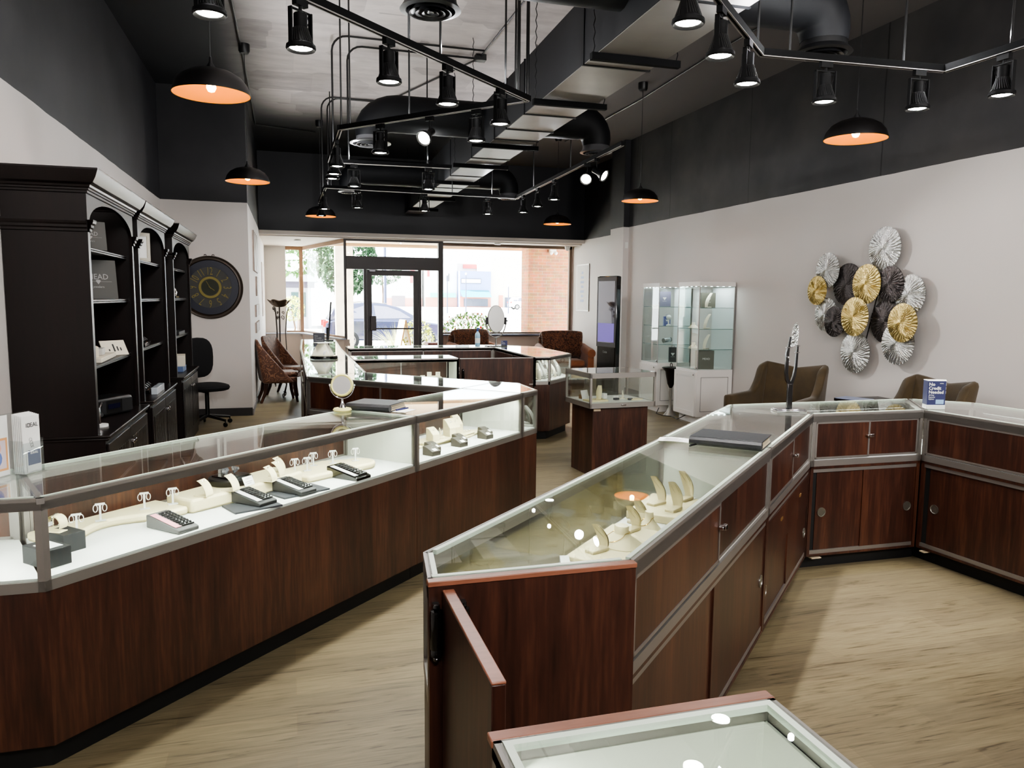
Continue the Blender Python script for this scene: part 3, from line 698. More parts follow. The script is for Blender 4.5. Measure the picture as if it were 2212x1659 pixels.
conduit('far gooseneck conduits dropping to the back island light rail', goose(.5, 11.2, 3.0), .011, [], [goose(.58, 11.25, 3.0)])
conduit('twin black drop conduits beside the bend of the long light rail', [(1.66, 5.62, 3.17), (1.66, 5.62, ZC)], .013, [], [[(1.76, 5.72, 3.17), (1.76, 5.72, ZC)]])
# smoke heads, camera dome and alarm sensor
solo('security_camera', MB().lathe([(0, 0), (.06, 0), (.062, -.03), (.05, -.07), (.03, -.1), (0, -.11)], 20), whitep, 'white dome security camera at the right end of the window head', 'camera', (5.95, 16.2, 2.82))
solo('motion_sensor', MB().box(-.03, .0, -.03, .03, 0, .11), whitep, 'small pale alarm sensor on the side of the right column', 'sensor', (5.72, 12.583, 2.55), rz=-PI / 2, bevel=.006)
solo('smoke_detector', MB().lathe([(0, 0), (.07, 0), (.07, -.03), (0, -.035)], 20), whitep, 'flat round smoke detector on the bay ceiling at the left', 'smoke detector', (.22, 16.6, 2.82))
solo('smoke_detector', MB().lathe([(0, 0), (.07, 0), (.07, -.03), (0, -.035)], 20), whitep, 'flat round smoke detector on the bay ceiling at the right', 'smoke detector', (4.3, 15.99, 2.82))
# ---------------------------------------------------------------- things in and on the cases
def Lm(s, t, z=ZD, r=0):      # frame on the left front: x along the counter, y inward
    x, y = Ls(s, t); return (x, y, z), PI / 4 + r
hoop = pm('pale_hoop', (236, 232, 224), .3, .2)
# -- earring stands
def earring_proto():
    t = thing('earring_stand', 'x', 'earring stand', (0, 0, 0), 0, 'clear earring stands in the long left showcase')
    obj('foot', MB().box(-.02, .02, -.012, .012, 0, .003), whitep, t)
    obj('post', MB().box(-.004, .004, -.002, .002, .003, .07), whitep, t)
    obj('crossbar', MB().box(-.018, .018, -.003, .003, .066, .074), whitep, t)
    for x in (-.017, .017):
        obj('hoop_earring', MB().tube([(x + .008 * math.cos(w) * (1 if x > 0 else 1), .001, .053 + .015 * math.sin(w)) for w in [k * PI / 7 for k in range(14)]], .0018, 5, True), hoop, t)
    return t
ep = None
for s, t, z, l in ((.30, .30, .737, 'just behind the black cubes'), (.44, .365, .737, 'second from the left end'), (.645, .37, .737, 'third from the left end, with a small tag'), (.76, .335, .737, 'on the lower riser just before the raised bridge riser'),
    (1.5, .33, .737, 'first beyond the raised bridge riser'), (1.56, .30, .737, 'second beyond the raised bridge riser'), (1.67, .36, .737, 'tall one beyond the raised riser at the back'), (1.77, .31, .737, 'second from the right end of the risers'), (1.89, .25, .737, 'last one at the rounded right end of the risers')):
    loc, rz = Lm(s, t, z); rz -= .5
    if ep is None: ep = earring_proto(); ep.location = loc; ep.rotation_euler = (0, 0, rz); ep['label'] = 'white earring stand with hoops, ' + l
    else: dup(ep, loc, rz, 'white earring stand with hoops, ' + l)
# -- risers
def riser(label, pts, z0, z1, bev=.012, mat=cream, group='cream leatherette risers'):
    P = [Ls(s, t) for s, t in pts]; c = (sum(p[0] for p in P) / len(P), sum(p[1] for p in P) / len(P), z0)
    return solo('display_riser', MB().prism(P, z0, z1), mat, label, 'riser', c, 0, group, world=True, bevel=bev)
def wave(s0, s1, f, n=14): return [(s0 + (s1 - s0) * k / n, f(k / n)) for k in range(n + 1)]
riser('cream riser with wavy front edge behind the black cubes', wave(.20, .775, lambda u: .25 + .11 * (1 - math.cos(2 * PI * min(1, u * 1.1))) / 2 * 1.0) + [(.775, .47), (.20, .47)], ZD, .737)
riser('raised cream bridge riser holding the curved earring cards', wave(.78, 1.46, lambda u: .235 - .015 * math.sin(PI * u)) + [(1.46, .44), (.78, .41)], ZD, .764)
riser('cream riser with rounded right end in the long left showcase', [(1.465, .2), (1.9, .14)] + [(1.9 + .09 * math.sin(k / 8 * PI), .23 - .09 * math.cos(k / 8 * PI)) for k in range(1, 8)] + [(1.9, .33), (1.8, .42), (1.465, .45)], ZD, .737)
# -- curved earring cards
def card_proto():
    t = thing('curved_earring_card', 'x', 'earring card', (0, 0, 0), 0, 'curved cream earring cards')
    def fn(u, v):
        a = v * 1.15
        return ((u - .5) * .052, -.035 + .075 * (1 - math.cos(a)) * 1.0, .004 + .075 * math.sin(a))
    m = MB(); m.grid(fn, 3, 9); m.grid(lambda u, v: (fn(u, v)[0], fn(u, v)[1] + .0025, fn(u, v)[2] - .001), 3, 9)
    m.box(-.026, .026, -.036, .03, 0, .003)
    obj('card', m, cream, t, recalc=False)
    for x in (-.011, .011): obj('stud_earring', MB().ball((x, -.006, .068), .003, nu=8, nv=5), silver, t)
    return t
cp_ = None
for s, t, r, l in ((.86, .26, .25, 'leftmost on the raised riser'), (.99, .235, .25, 'in front of the black turntable'), (1.21, .22, .3, 'right of the price card'), (1.31, .27, .3, 'at the right end of the raised riser, taller and behind'), (1.385, .34, .3, 'behind, against the cherry back')):
    loc, rz = Lm(s, t, .764, r)
    if cp_ is None: cp_ = card_proto(); cp_.location = loc; cp_.rotation_euler = (0, 0, rz); cp_['label'] = 'curved cream earring card ' + l
    else: dup(cp_, loc, rz, 'curved cream earring card ' + l)
# -- black ring trays
traybody = pm('charcoal_tray', (52, 53, 55), .5); traytop = pm('dark_tray_slots', (20, 20, 22), .6); silverlab = pm('silver_label', (206, 206, 206), .4)
pinklab = pm('pink_white_label', (222, 150, 160), .5)
def tray(s, t, L, Wd, h, label, bm, lab2=None, r=0):
    loc, rz = Lm(s, t, ZD + (.008 if lab2 == 'slab' else 0), r)
    th = thing('ring_tray', label, 'ring tray', loc, rz, 'sloping black ring trays')
    h2 = .016
    P = [(0, 0), (0, h2), (L * .05, h2 + .004), (L, h), (L, 0)]
    V = [(-Wd / 2, y, z) for y, z in P] + [(Wd / 2, y, z) for y, z in P]; n = len(P)
    F = [tuple(range(n))[::-1], tuple(range(n, 2 * n))] + [(i, (i + 1) % n, n + (i + 1) % n, n + i) for i in range(n)]
    obj('tray_body', MB().add(V, F), bm, th, bevel=.004)
    sl = math.atan2(h - h2 - .004, L * .95); M = T(0, L * .05, h2 + .006) @ Matrix.Rotation(sl, 4, 'X')
    LL = L * .95 / math.cos(sl)
    m = MB()
    for k in range(9): m.box(-Wd * .1, Wd * .44, .012 + k * (LL - .03) / 9, .012 + k * (LL - .03) / 9 + .011, 0, .0035, M)
    obj('ring_slots', m, traytop, th)
    m = MB()
    for k in range(9):
        for q in (.02, .2, .36): m.ball((Wd * q, .0175 + k * (LL - .03) / 9, .006), .0035, nu=6, nv=4, M=M)
    obj('rings', m, silver, th)
    obj('label_strip', MB().box(-Wd * .45, -Wd * .18, .012, LL - .02, 0, .0015, M), silverlab if lab2 != 'pink' else pinklab, th)
    return th
slab1 = Lm(.99, .1, ZD)
solo('slate_slab', MB().prism([(-.1, -.07), (.12, -.07), (.12, .09), (-.1, .09)], 0, .008), slate, 'dark slate slab under the second black ring tray', 'slab', slab1[0], slab1[1] - .35, 'slate slabs under ring trays')
slab2 = Lm(1.30, .115, ZD)
solo('slate_slab', MB().prism([(-.12, -.07), (.14, -.07), (.14, .09), (-.12, .09)], 0, .008), slate, 'dark slate slab under the third black ring tray', 'slab', slab2[0], slab2[1] - .2, 'slate slabs under ring trays')
tray(.60, .03, .2, .10, .055, 'grey sloping ring tray with pink and white price labels, nearest to the camera', pm('grey_tray', (98, 98, 98), .45), 'pink')
tray(1.04, .04, .2, .105, .055, 'black sloping ring tray on a slate slab, second from the left', traybody, 'slab')
tray(1.29, .03, .2, .105, .055, 'black sloping ring tray on a slate slab, third from the left', traybody, 'slab')
tray(1.68, .012, .21, .115, .06, 'glossy black sloping watch tray standing alone near the white partition', blackg)
# -- black cubes with bracelet display
loc, rz = Lm(.098, .153)
t = thing('black_cube', 'black display box with white label card on top, at the corner post', 'display box', loc, rz)
obj('box_body', MB().box(-.046, .046, -.072, .072, 0, .066), charbox, t, bevel=.002)
obj('label_card', MB().box(-.03, .03, -.05, .03, .066, .0675), silverlab, t)
loc, rz = Lm(.225, .255)
t = thing('black_cube', 'black display box carrying the curved bracelet stand', 'display box', loc, rz)
obj('box_body', MB().box(-.043, .043, -.062, .062, 0, .07), charbox, t, bevel=.002)
loc, rz = Lm(.205, .27, ZD + .07, .3)
t = thing('bracelet_stand', 'curved cream bracelet stand with tag on a black box', 'bracelet stand', loc, rz)
def fnb(u, v):
    a = PI * (1.25 * v - .1); return ((u - .5) * .04, .03 * math.cos(a) * 1.1, .032 + .032 * math.sin(a) - .03 * (1 - v) * 0)
m = MB(); m.grid(fnb, 3, 14); m.grid(lambda u, v: (fnb(u, v)[0], fnb(u, v)[1] * .92, fnb(u, v)[2] - .003), 3, 14); m.box(-.02, .02, -.03, .045, 0, .003)
obj('stand', m, cream, t, recalc=False)
obj('bracelet', MB().tube([(.024 * math.cos(w), .0, .045 + .024 * math.sin(w)) for w in [k * PI / 8 for k in range(16)]], .002, 5, True), silver, t)
obj('tag', MB().box(-.075, -.02, -.002, 0, .03, .045), silverlab, t)
# -- turntable with crystal
loc, rz = Lm(1.09, .345, .764)
t = thing('black_turntable', 'round black turntable at the back of the long left showcase', 'turntable', loc, rz)
obj('disc', MB().lathe([(0, 0), (.098, 0), (.102, .006), (.102, .026), (.096, .032), (0, .032)], 40), blackp, t)
obj('square_plate', MB().box(-.06, .06, -.06, .06, .032, .04), blackg, t)
gl_ = bpy.data.materials.new('cut_crystal'); gl_.use_nodes = True; b_ = gl_.node_tree.nodes['Principled BSDF']; b_.inputs['Transmission Weight'].default_value = .9; b_.inputs['Roughness'].default_value = .03; b_.inputs['IOR'].default_value = 1.9; b_.inputs['Base Color'].default_value = (.85, .88, 1, 1)
for dxs, l in ((-.022, 'left cut crystal gem on the black turntable'), (.022, 'right cut crystal gem on the black turntable')):
    q, _ = Lm(1.09 + dxs, .345, .764 + .04)
    solo('crystal_gem', MB().lathe([(0, 0), (.02, .026), (.016, .036), (0, .037)], 8, M=Matrix.Rotation(dxs * 14, 4, 'Y')), gl_, l, 'gem', q, rz, 'crystal gems', smooth=False)
loc, rz = Lm(1.10, .225, .764, .1)
t = thing('price_card', 'small white price card leaning before the black turntable', 'price card', loc, rz)
M = Matrix.Rotation(math.radians(65), 4, 'X')
obj('card', MB().box(-.032, .032, 0, .045, 0, .002, M), paper, t)
m = MB().text('~SALE~', .012, M @ T(0, .03, .0022)); m.box(-.022, .022, .018, .021, .002, .0025, M).box(-.014, .014, .009, .012, .002, .0025, M)
obj('lettering', m, inkg, t)
# -- second left case
riser('flat cream board at the back of the ring block showcase', [(2.33, .27), (3.02, .19), (3.28, .24), (3.2, .36), (2.33, .46)], ZD, .715, .004)
riser('raised cream tray board with ring towers', [(2.55, .235), (2.66, .2), (3.0, .2), (3.0, .33), (2.55, .33)], .715, .732, .005)
def ring_tower(s, t, w, d, h, z, label, mat=cream, group='cream ring towers'):
    loc, rz = Lm(s, t, z, -.15)
    th = thing('ring_tower', label, 'ring display', loc, rz, group)
    P = [(-d / 2, 0), (d / 2, 0), (d / 2, h), (d * .3, h), (0, h * .86), (-d / 2, h * .5)]
    n = len(P); V = [(-w / 2, y, z_) for y, z_ in P] + [(w / 2, y, z_) for y, z_ in P]
    F = [tuple(range(n))[::-1], tuple(range(n, 2 * n))] + [(i, (i + 1) % n, n + (i + 1) % n, n + i) for i in range(n)]
    obj('block', MB().add(V, F), mat, th, bevel=.003)
    obj('ring', MB().tube([(.007 * math.cos(a), -d * .12, h * .84 + .007 * math.sin(a)) for a in [k * PI / 5 for k in range(10)]], .0014, 5, True), silver, th)
    sl = math.atan2(h * .36, d * .5)
    obj('tag', MB().box(-w * .22, w * .22, -d * .42, -d * .12, 0, .001, T(0, 0, h * .6) @ Matrix.Rotation(sl * .9, 4, 'X') @ T(0, 0, .012)), paper, th)
for a in ((2.66, .25, .065, .065, .085, .732, 'short cream ring tower at the left of the raised tray'), (2.86, .25, .07, .065, .115, .732, 'tall cream ring tower with two rings'), (2.99, .30, .065, .065, .115, .715, 'cream ring tower behind the low ring pad'), (3.075, .335, .065, .065, .125, .715, 'tallest cream ring tower, rearmost')):
    ring_tower(*a)
for k, (s, t) in enumerate(((2.40, .05), (2.73, .06), (3.06, .06))):
    g = ('left', 'middle', 'right')[k]
    for (ds, dt, h, w2, l) in ((0, 0, .055, .075, 'front block'), (.062, .05, .062, .036, 'middle block'), (.106, .055, .058, .04, 'rear block')):
        ring_tower(s + ds, t + dt + .03, w2, .085, h, ZD, f'grey slanted ring block, {l} of the {g} trio', greyd, 'grey slanted ring blocks')
loc, rz = Lm(3.05, .235, .715)
t = thing('ring_pad', 'low cream pad holding a row of three rings', 'ring pad', loc, rz)
obj('pad', MB().box(-.06, .06, -.03, .03, 0, .018), cream, t, bevel=.006)
for x in (-.035, 0, .035): obj('ring', MB().tube([(x + .008 * math.cos(a), 0, .02 + .008 * math.sin(a)) for a in [k * PI / 5 for k in range(10)]], .0016, 5, True), silver, t)
def knot(s, t, z, label, mat=greyd):
    loc, rz = Lm(s, t, z)
    th = thing('necklace_prop', label, 'jewellery prop', loc, rz, 'twig shaped jewellery props')
    obj('foot', MB().lathe([(0, 0), (.03, 0), (.03, .008), (.022, .014), (0, .014)], 16, sx=1, sy=.6), mat, th)
    obj('arm', MB().tube([(-.012, 0, .01), (-.004, .004, .035), (-.014, .008, .07)], [.007, .005, .004], 6).tube([(-.004, .004, .03), (.012, 0, .05)], [.005, .004], 6), mat, th)
knot(2.40, .3, .715, 'small grey twig prop nearest the metal post, front'); knot(2.50, .38, .715, 'small grey twig prop nearest the metal post, behind'); knot(2.63, .385, .715, 'grey twig prop behind the short cream ring tower'); knot(2.76, .25, .732, 'pale twig prop between the two cream ring towers', cream)
# -- necklace forms
def leaf_form(M=None, h=.16, w=.055, lean=.35):
    def fn(u, v):
        a = -1.0 + 2.0 * u; ww = w * (.45 + .55 * math.sin(PI * (.15 + .75 * v)))
        zz = h * v; yy = -.05 + lean * h * v * v * 1.4
        return (a * ww / 2, yy + .012 * (1 - a * a) * -1, .012 + zz * .92)
    m = MB(M); m.grid(fn, 7, 9); m.grid(lambda u, v: (fn(u, v)[0], fn(u, v)[1] + .006, fn(u, v)[2]), 7, 9)
    return m
def necklace_form(loc, rz, label, mat, group, h=.16):
    t = thing('necklace_stand', label, 'necklace stand', loc, rz, group)
    obj('neck_form', leaf_form(h=h), mat, t, recalc=False)
    obj('foot', MB().box(-.022, .022, -.055, .035, 0, .012), mat, t, bevel=.003)
    obj('chain', MB().tube([(-.014, -.055 + h * .5, h * .93), (-.012, -.05 + h * .12, h * .6), (0, -.062 + h * .05, h * .35), (.012, -.05 + h * .12, h * .6), (.014, -.055 + h * .5, h * .93)], .0011, 5), silver, t)
    return t
greyform = pm('pale_grey_velvet', (176, 176, 168), .7); whiteform = pm('ivory_form', (226, 220, 198), .6)
def bust(loc, rz, label, mat=cream, sc=1.0, group=None):
    t = thing('necklace_bust', label, 'necklace bust', loc, rz, group)
    m = MB().lathe([(0, .075), (.032, .075), (.034, .07), (.034, .045), (.05, .032), (.085, .012), (.098, .003), (.098, 0), (0, 0)], 32, sx=sc, sy=sc * .8)
    obj('bust_form', m, mat, t)
    obj('chain', MB().tube([(.036 * sc * math.cos(a) * (1 + .9 * max(0, -math.sin(a))), .03 * sc * math.sin(a) * (1 + 1.2 * max(0, -math.sin(a))), .05 - .033 * max(0, -math.sin(a))) for a in [k * PI / 12 for k in range(24)]], .0013, 5, True), goldj, t)
    return t
def Rm(s, t, z=ZD, r=0):   # right counter, s along the customer edge, t toward staff
    return (.34 + (s + t) / S2, 2.0 + (s - t) / S2, z), PI / 4 + r
def slab(label, s0, s1, t0, t1, z0, z1, mat=cream):
    P = [Rm(s, t)[0][:2] for s, t in ((s0, t0), (s1, t0), (s1, t1), (s0, t1))]
    return solo('display_slab', MB().prism(P, z0, z1), mat, label, 'display slab', (sum(p[0] for p in P) / 4, sum(p[1] for p in P) / 4, z0), 0, 'cream slabs in the right counter', world=True, bevel=.004)
slab('cream slab under the gold chain bust in the right counter', .86, 1.34, .02, .3, ZD, .717)
slab('raised cream slab of curved pendant stands at the far end of the right counter', 1.50, 1.86, .02, .32, ZD, .735)
slab('dark slate strip beside the cream slab of the gold chain bust', .9, 1.35, .31, .40, ZD, .708, slate)
loc, rz = Rm(1.10, .15, .717, -PI * .75); bust(loc, rz, 'cream necklace bust with gold chain in the near end of the right counter')
loc, rz = Rm(1.40, .16, ZD, -PI * .75); bust(loc, rz, 'small flat cream necklace bust behind the gold chain bust', cream, .62)
loc, rz = Rm(.66, .24, ZD, -PI * .75); bust(loc, rz, 'cream necklace bust hidden under the cherry edge of the right counter', cream, .9)
for s, t, z, r, h, l in ((.96, .10, .717, 1.2, .10, 'small curved cream pendant stand before the gold chain bust'), (1.27, .12, .717, 1.3, .10, 'small curved cream pendant stand behind the gold chain bust'), (1.60, .20, .735, 1.4, .13, 'front curved cream pendant stand on the raised slab'), (1.66, .10, .735, 1.2, .13, 'middle curved cream pendant stand on the raised slab'), (1.80, .19, .735, 1.3, .14, 'rear curved cream pendant stand on the raised slab, tall'), (.56, .30, ZD, 1.2, .12, 'curved grey pendant stand close to the end panel'), (1.46, .08, ZD, 1.3, .1, 'low curved cream pendant stand between the two slabs')):
    loc, rz = Rm(s, t, z, r); necklace_form(loc, rz, l, cream, 'curved pendant stands in the right counter', h)
loc, rz = Rm(.80, .05, ZD, .5); solo('white_block', MB().box(-.06, .06, -.018, .018, 0, .022), whitep, 'small white plastic block by the copper coloured edge', 'display block', loc, rz, bevel=.003)
loc, rz = Rm(.78, .40, ZD, .2); solo('paper_stack', MB().box(-.1, .1, -.07, .07, 0, .02), paper, 'stack of white papers inside the near right showcase', 'papers', loc, rz)
# clusters of necklace forms in the two corner cases
for k, (x, y, r, h) in enumerate(((2.85, 8.70, -.3, .2), (2.93, 8.78, .3, .17), (3.03, 8.88, .1, .22), (3.12, 8.98, .5, .18), (3.22, 9.1, .2, .23), (3.28, 9.25, .6, .2), (2.86, 8.85, .0, .24), (2.98, 8.98, .4, .24), (3.1, 9.14, .3, .25), (3.2, 9.35, .7, .24))):
    necklace_form((x, y, ZD), r + .3, 'pale necklace stand crowded in the eight sided corner showcase', greyform if k % 3 else whiteform, 'necklace stands in the far corner showcase', h)
for k, (x, y, r, h) in enumerate(((1.73, 5.5, .5, .16), (1.72, 5.62, .9, .2), (1.72, 5.76, 1.2, .18), (1.62, 5.52, .4, .22), (1.6, 5.7, .8, .22), (1.62, 5.86, 1.2, .22), (1.5, 5.66, .7, .2))):
    necklace_form((x, y, ZD), r + .5, 'grey necklace stand crowded in the pointed tip showcase', greyform, 'necklace stands in the pointed tip showcase', h)
# ring cards of the bay showcase
cardm = pm('ivory_card', (236, 230, 206), .6)
def small_card(x, y, z, label, g='ivory earring cards in the bay showcase', rz=0):
    t = thing('earring_card', label, 'earring card', (x, y, z), rz, g)
    obj('card', MB().box(-.026, .026, -.003, .003, 0, .055), cardm, t); obj('foot', MB().box(-.026, .026, -.02, .02, 0, .003), cardm, t)
    for q in (-.008, .008): obj('stud_earring', MB().ball((q, -.004, .036), .004, nu=6, nv=4), blackp, t)
for x, y, z, l in ((1.50, 8.62, ZD, 'front left of the cluster'), (1.56, 8.62, ZD, 'front middle of the cluster'), (1.62, 8.62, ZD, 'front right of the cluster'), (1.46, 8.68, ZD + .025, 'rear left of the cluster'), (1.54, 8.7, ZD + .06, 'top of the cluster'), (1.64, 8.7, ZD + .06, 'top right of the cluster'), (1.59, 8.68, ZD + .02, 'rear middle of the cluster'), (.83, 8.66, ZD, 'alone at the left end'), (.99, 8.63, ZD, 'alone beside the leftmost card')):
    small_card(x, y, z, 'small ivory earring card, ' + l + ' in the bay showcase')
for z, x0, x1, y in ((ZD + .0, 1.50, 1.68, 8.70),):
    solo('card_step', MB().box(x0, x1, y - .02, y + .03, 0, .06).box(1.42, 1.62, y - .045, y - .0205, 0, .0195) if False else MB().box(x0, x1, y - .015, y + .03, 0, .058), cardm, 'ivory step block under the top ring cards', 'step block', (0, 0, z))
solo('necklace_row', MB().tube([(1.14 + .012 * k, 8.66 + .01 * math.sin(k), ZD + .012 + .006 * (k % 2)) for k in range(11)], .006, 5), cream, 'low heap of pale beads in the middle of the bay showcase', 'beads')
# pedestal contents
def pedi(x, y):
    c, s_ = math.cos(PR), math.sin(PR); return PC[0] + x * c - y * s_, PC[1] + x * s_ + y * c
for nm, mb, mat, l, cat, (x, y), r in (
    ('display_slab', MB().box(-.1, .1, -.07, .07, 0, .016), cream, 'lower cream slab in the pedestal showcase', 'display slab', (-.2, -.1), .1),
    ('white_cube', MB().box(-.022, .022, -.022, .022, 0, .05), whitep, 'white ring cube at the centre back of the pedestal showcase', 'ring cube', (-.03, .06), .2),
    ('white_cube', MB().box(-.03, .03, -.02, .02, 0, .03), whitep, 'low white block right of centre in the pedestal showcase', 'ring cube', (.06, .0), .1),
    ('dark_ring_box', MB().box(-.025, .025, -.018, .018, 0, .02), slate, 'small dark ring box in the middle of the pedestal showcase', 'ring box', (.03, -.08), .3),
    ('dark_ring_box', MB().box(-.02, .02, -.015, .015, 0, .018), slate, 'small dark ring box at the right front of the pedestal showcase', 'ring box', (.16, -.12), .1),
    ('cream_tile', MB().box(-.06, .06, -.05, .05, 0, .01), cream, 'cream tile at the right front of the pedestal showcase', 'display slab', (.22, -.1), .2),
    ('brown_box', MB().box(-.03, .03, -.025, .025, 0, .04), pm('tan_box', (150, 116, 84), .6), 'small tan box at the left back of the pedestal showcase', 'box', (-.24, .1), .2)):
    X, Y = pedi(x, y); solo(nm, mb, mat, l, cat, (X, Y, ZD), PR + r, bevel=.002)
X, Y = pedi(-.16, -.1); necklace_form((X, Y, ZD + .016), PR - .6, 'curved cream pendant stand at the left front of the pedestal showcase', cream, None, .13)
X, Y = pedi(.13, -.02); t = thing('ring_finger', 'small ivory figure holding a ring in the pedestal showcase', 'ring holder', (X, Y, ZD))
obj('foot', MB().lathe([(0, 0), (.03, 0), (.03, .008), (0, .01)], 16), whiteform, t); obj('finger', MB().tube([(0, 0, .008), (.004, 0, .04), (-.002, 0, .08)], [.012, .009, .005], 8), whiteform, t)
X, Y = pedi(-.3, -.05); t = thing('white_leaflet', 'white folded leaflet behind the left glass of the pedestal showcase', 'leaflet', (X + .06, Y + .1, ZD), .5)
obj('sheet', MB().box(-.05, .05, -.001, .001, 0, .09, Matrix.Rotation(-.3, 4, 'X')), paper, t)
# ---------------- on the counter tops
ZTT = ZT + .0025
# brochure rack
acr = glassm('clear_acrylic', (244, 246, 246), f0=.06, fmax=.5)
t = thing('brochure_rack', 'clear acrylic sign holder with pocket of white jewellery brochures on the left counter', 'brochure rack', (-.985, 3.235, ZTT), math.radians(63)); RACK = t
obj('back_sheet', MB().box(-.30, .11, .030, .034, 0, .27), acr, t)
obj('foot', MB().box(-.30, .11, -.05, .09, 0, .004), acr, t)
obj('poster_sheet', MB().box(-.295, -.012, .026, .0295, .008, .265), paper, t)
obj('poster_picture', MB().box(-.25, -.02, .0245, .0258, .03, .17), pm('orange_print_border', (216, 160, 110), .5), t)
pp_ = MB().box(-.24, -.03, .0238, .0245, .04, .16); obj('photo_print', pp_, pm('pale_photo_print', (206, 190, 196), .5), t)
obj('printed_figure', MB().ball((-.10, .0238, .085), .05, .0008, .045).ball((-.13, .0236, .06), .05, .0008, .03), pm('blue_print', (98, 116, 176), .5), t)
obj('printed_figure', MB().ball((-.075, .0234, .13), .022, .0008, .026).ball((-.12, .0234, .135), .02, .0008, .022), pm('skin_print', (214, 160, 150), .5), t)
m = MB()
for k, (z, w_) in enumerate(((.235, .2), (.212, .16), (.194, .19), (.182, .12))): m.box(-.25, -.25 + w_, .0248, .0258, z, z + (.011 if k < 2 else .004))
obj('lettering', m, inkg, t)
for k in range(6):
    b = obj('brochure', MB().box(.008, .103, -.026 + k * .009, -.022 + k * .009, .004, .255 + .002 * k), paper, t)
    if k == 0:
        m = MB().text('I', .026, T(.031, -.0265, .205) @ Matrix.Rotation(PI / 2, 4, 'X'), ext=.0004); m.text('EAL', .026, T(.073, -.0265, .205) @ Matrix.Rotation(PI / 2, 4, 'X'), ext=.0004)
        m.box(.036, .050, -.027, -.0265, .205, .208).box(.036, .050, -.027, -.0265, .22, .223).box(.036, .039, -.027, -.0265, .205, .223).box(.047, .050, -.027, -.0265, .205, .223)
        obj('lettering', m, inkb, b)
        m = MB()
        for j in range(5): m.tube([(.05 + .003 * j + .008 * math.cos(a), -.0268, .15 - .012 * j + .008 * math.sin(a)) for a in [k_ * PI / 5 for k_ in range(10)]], .0008, 4, True)
        obj('ring_drawing', m, inkg, b)
obj('pocket', MB().box(.0, .11, -.034, -.032, .004, .14).box(-.001, .002, -.034, .03, .004, .15).box(.108, .111, -.034, .03, .004, .15), acr, t)
m = MB().box(.022, .098, -.0315, -.0305, .01, .115)
lf = obj('small_leaflet', m, paper, t); obj('leaflet_print', MB().box(.026, .094, -.0325, -.0316, .04, .105), pm('slate_blue_print', (92, 98, 118), .5), lf)
m = MB().text('IDEAL', .016, T(.06, -.0328, .088) @ Matrix.Rotation(PI / 2, 4, 'X'), ext=.0003); obj('lettering', m, inkw, lf)
RACK.scale = (.87, .87, .87)
# round vanity mirror
ivory = pm('ivory_plastic', (206, 200, 132), .35)
t = thing('vanity_mirror', 'round ivory vanity mirror on chrome stem, on the left counter', 'mirror', (.30, 4.66, ZTT), math.radians(-18))
obj('base', MB().lathe([(0, 0), (.05, 0), (.056, .008), (.05, .018), (.03, .022), (0, .022)], 28), ivory, t)
obj('stem', MB().lathe([(.024, .02), (.016, .035), (.008, .05), (.007, .075), (0, .08)], 18), chrome, t)
obj('fork', MB().tube([(.073 * math.cos(a), 0, .155 + .08 * math.sin(a)) for a in [PI + PI * k / 12 for k in range(13)]], .0035, 6).ball((-.073, 0, .155), .008).ball((.073, 0, .155), .008), chrome, t)
M = T(0, 0, .155) @ Matrix.Rotation(math.radians(80), 4, 'X')
h = obj('frame', MB().lathe([(.054, .008), (.062, .01), (.068, .004), (.068, -.006), (.06, -.01), (0, -.01)], 36, M=M), ivory, t)
obj('mirror_glass', MB().lathe([(0, .007), (.055, .007)], 36, M=M), mirror, h)
# folders
foldm = pm('black_leather_folder', (34, 36, 40), .45, bump=.1, bscale=90)
def folder(name, label, c, rz, L, W, n, mat=foldm):
    t = thing(name, label, 'folder', (c[0], c[1], ZTT), rz)
    z = 0
    obj('lower_cover', MB().box(-L / 2, L / 2, -W / 2, W / 2, 0, .004), mat, t, bevel=.0015)
    for k in range(n):
        obj('page_block', MB().box(-L / 2 + .006, L / 2 - .004 - .004 * k, -W / 2 + .004, W / 2 - .006, .0045 + k * .011, .0145 + k * .011), pm('page_edges_%d' % k, (196 - 20 * k, 184 - 18 * k, 158 - 14 * k), .7), t)
    z = .0045 + n * .011
    obj('upper_cover', MB().box(-L / 2, L / 2, -W / 2, W / 2, z, z + .005), mat, t, bevel=.002)
    obj('spine', MB().tube([(-L / 2, -W / 2 + .002, z / 2 + .002), (L / 2, -W / 2 + .002, z / 2 + .002)], z / 2 + .002, 8), mat, t)
    return t
folder('leather_folder', 'thick black folder beside the round vanity mirror', (.51, 4.72), math.radians(-33), .29, .23, 3)
solo('note_paper', MB().box(-.07, .07, -.045, .045, 0, .0008), paper, 'white slip of paper under the pen beside the left black folder', 'paper', (.66, 4.60, ZTT), .9)
t = thing('pen', 'dark pen lying on the white slip by the left folder', 'pen', (.655, 4.63, ZTT + .0008), .75); obj('barrel', MB().tube([(-.06, 0, .005), (.05, 0, .005), (.062, 0, .005)], [.0048, .0048, .001], 8), navy, t)
folder('leather_folder', 'flat black folder lying on the right counter', (2.01, 3.18), math.radians(-44.5), .33, .235, 3)
t = thing('receipt', 'white printed receipt with curled corner beside the right black folder', 'receipt', (1.79, 3.33, ZTT), math.radians(-35))
obj('sheet', MB().grid(lambda u, v: ((u - .5) * .15, (v - .5) * .11, .001 + .012 * max(0, u - .8) * 5 * 0 + .004 * math.sin(u * 3)), 9, 3), paper, t)
m = MB()
for k in range(6): m.box(-.05 + .002 * k, .045 - .012 * (k % 3), -.04 + .013 * k, -.037 + .013 * k, .0052, .0056)
obj('printing', m, inkg, t)
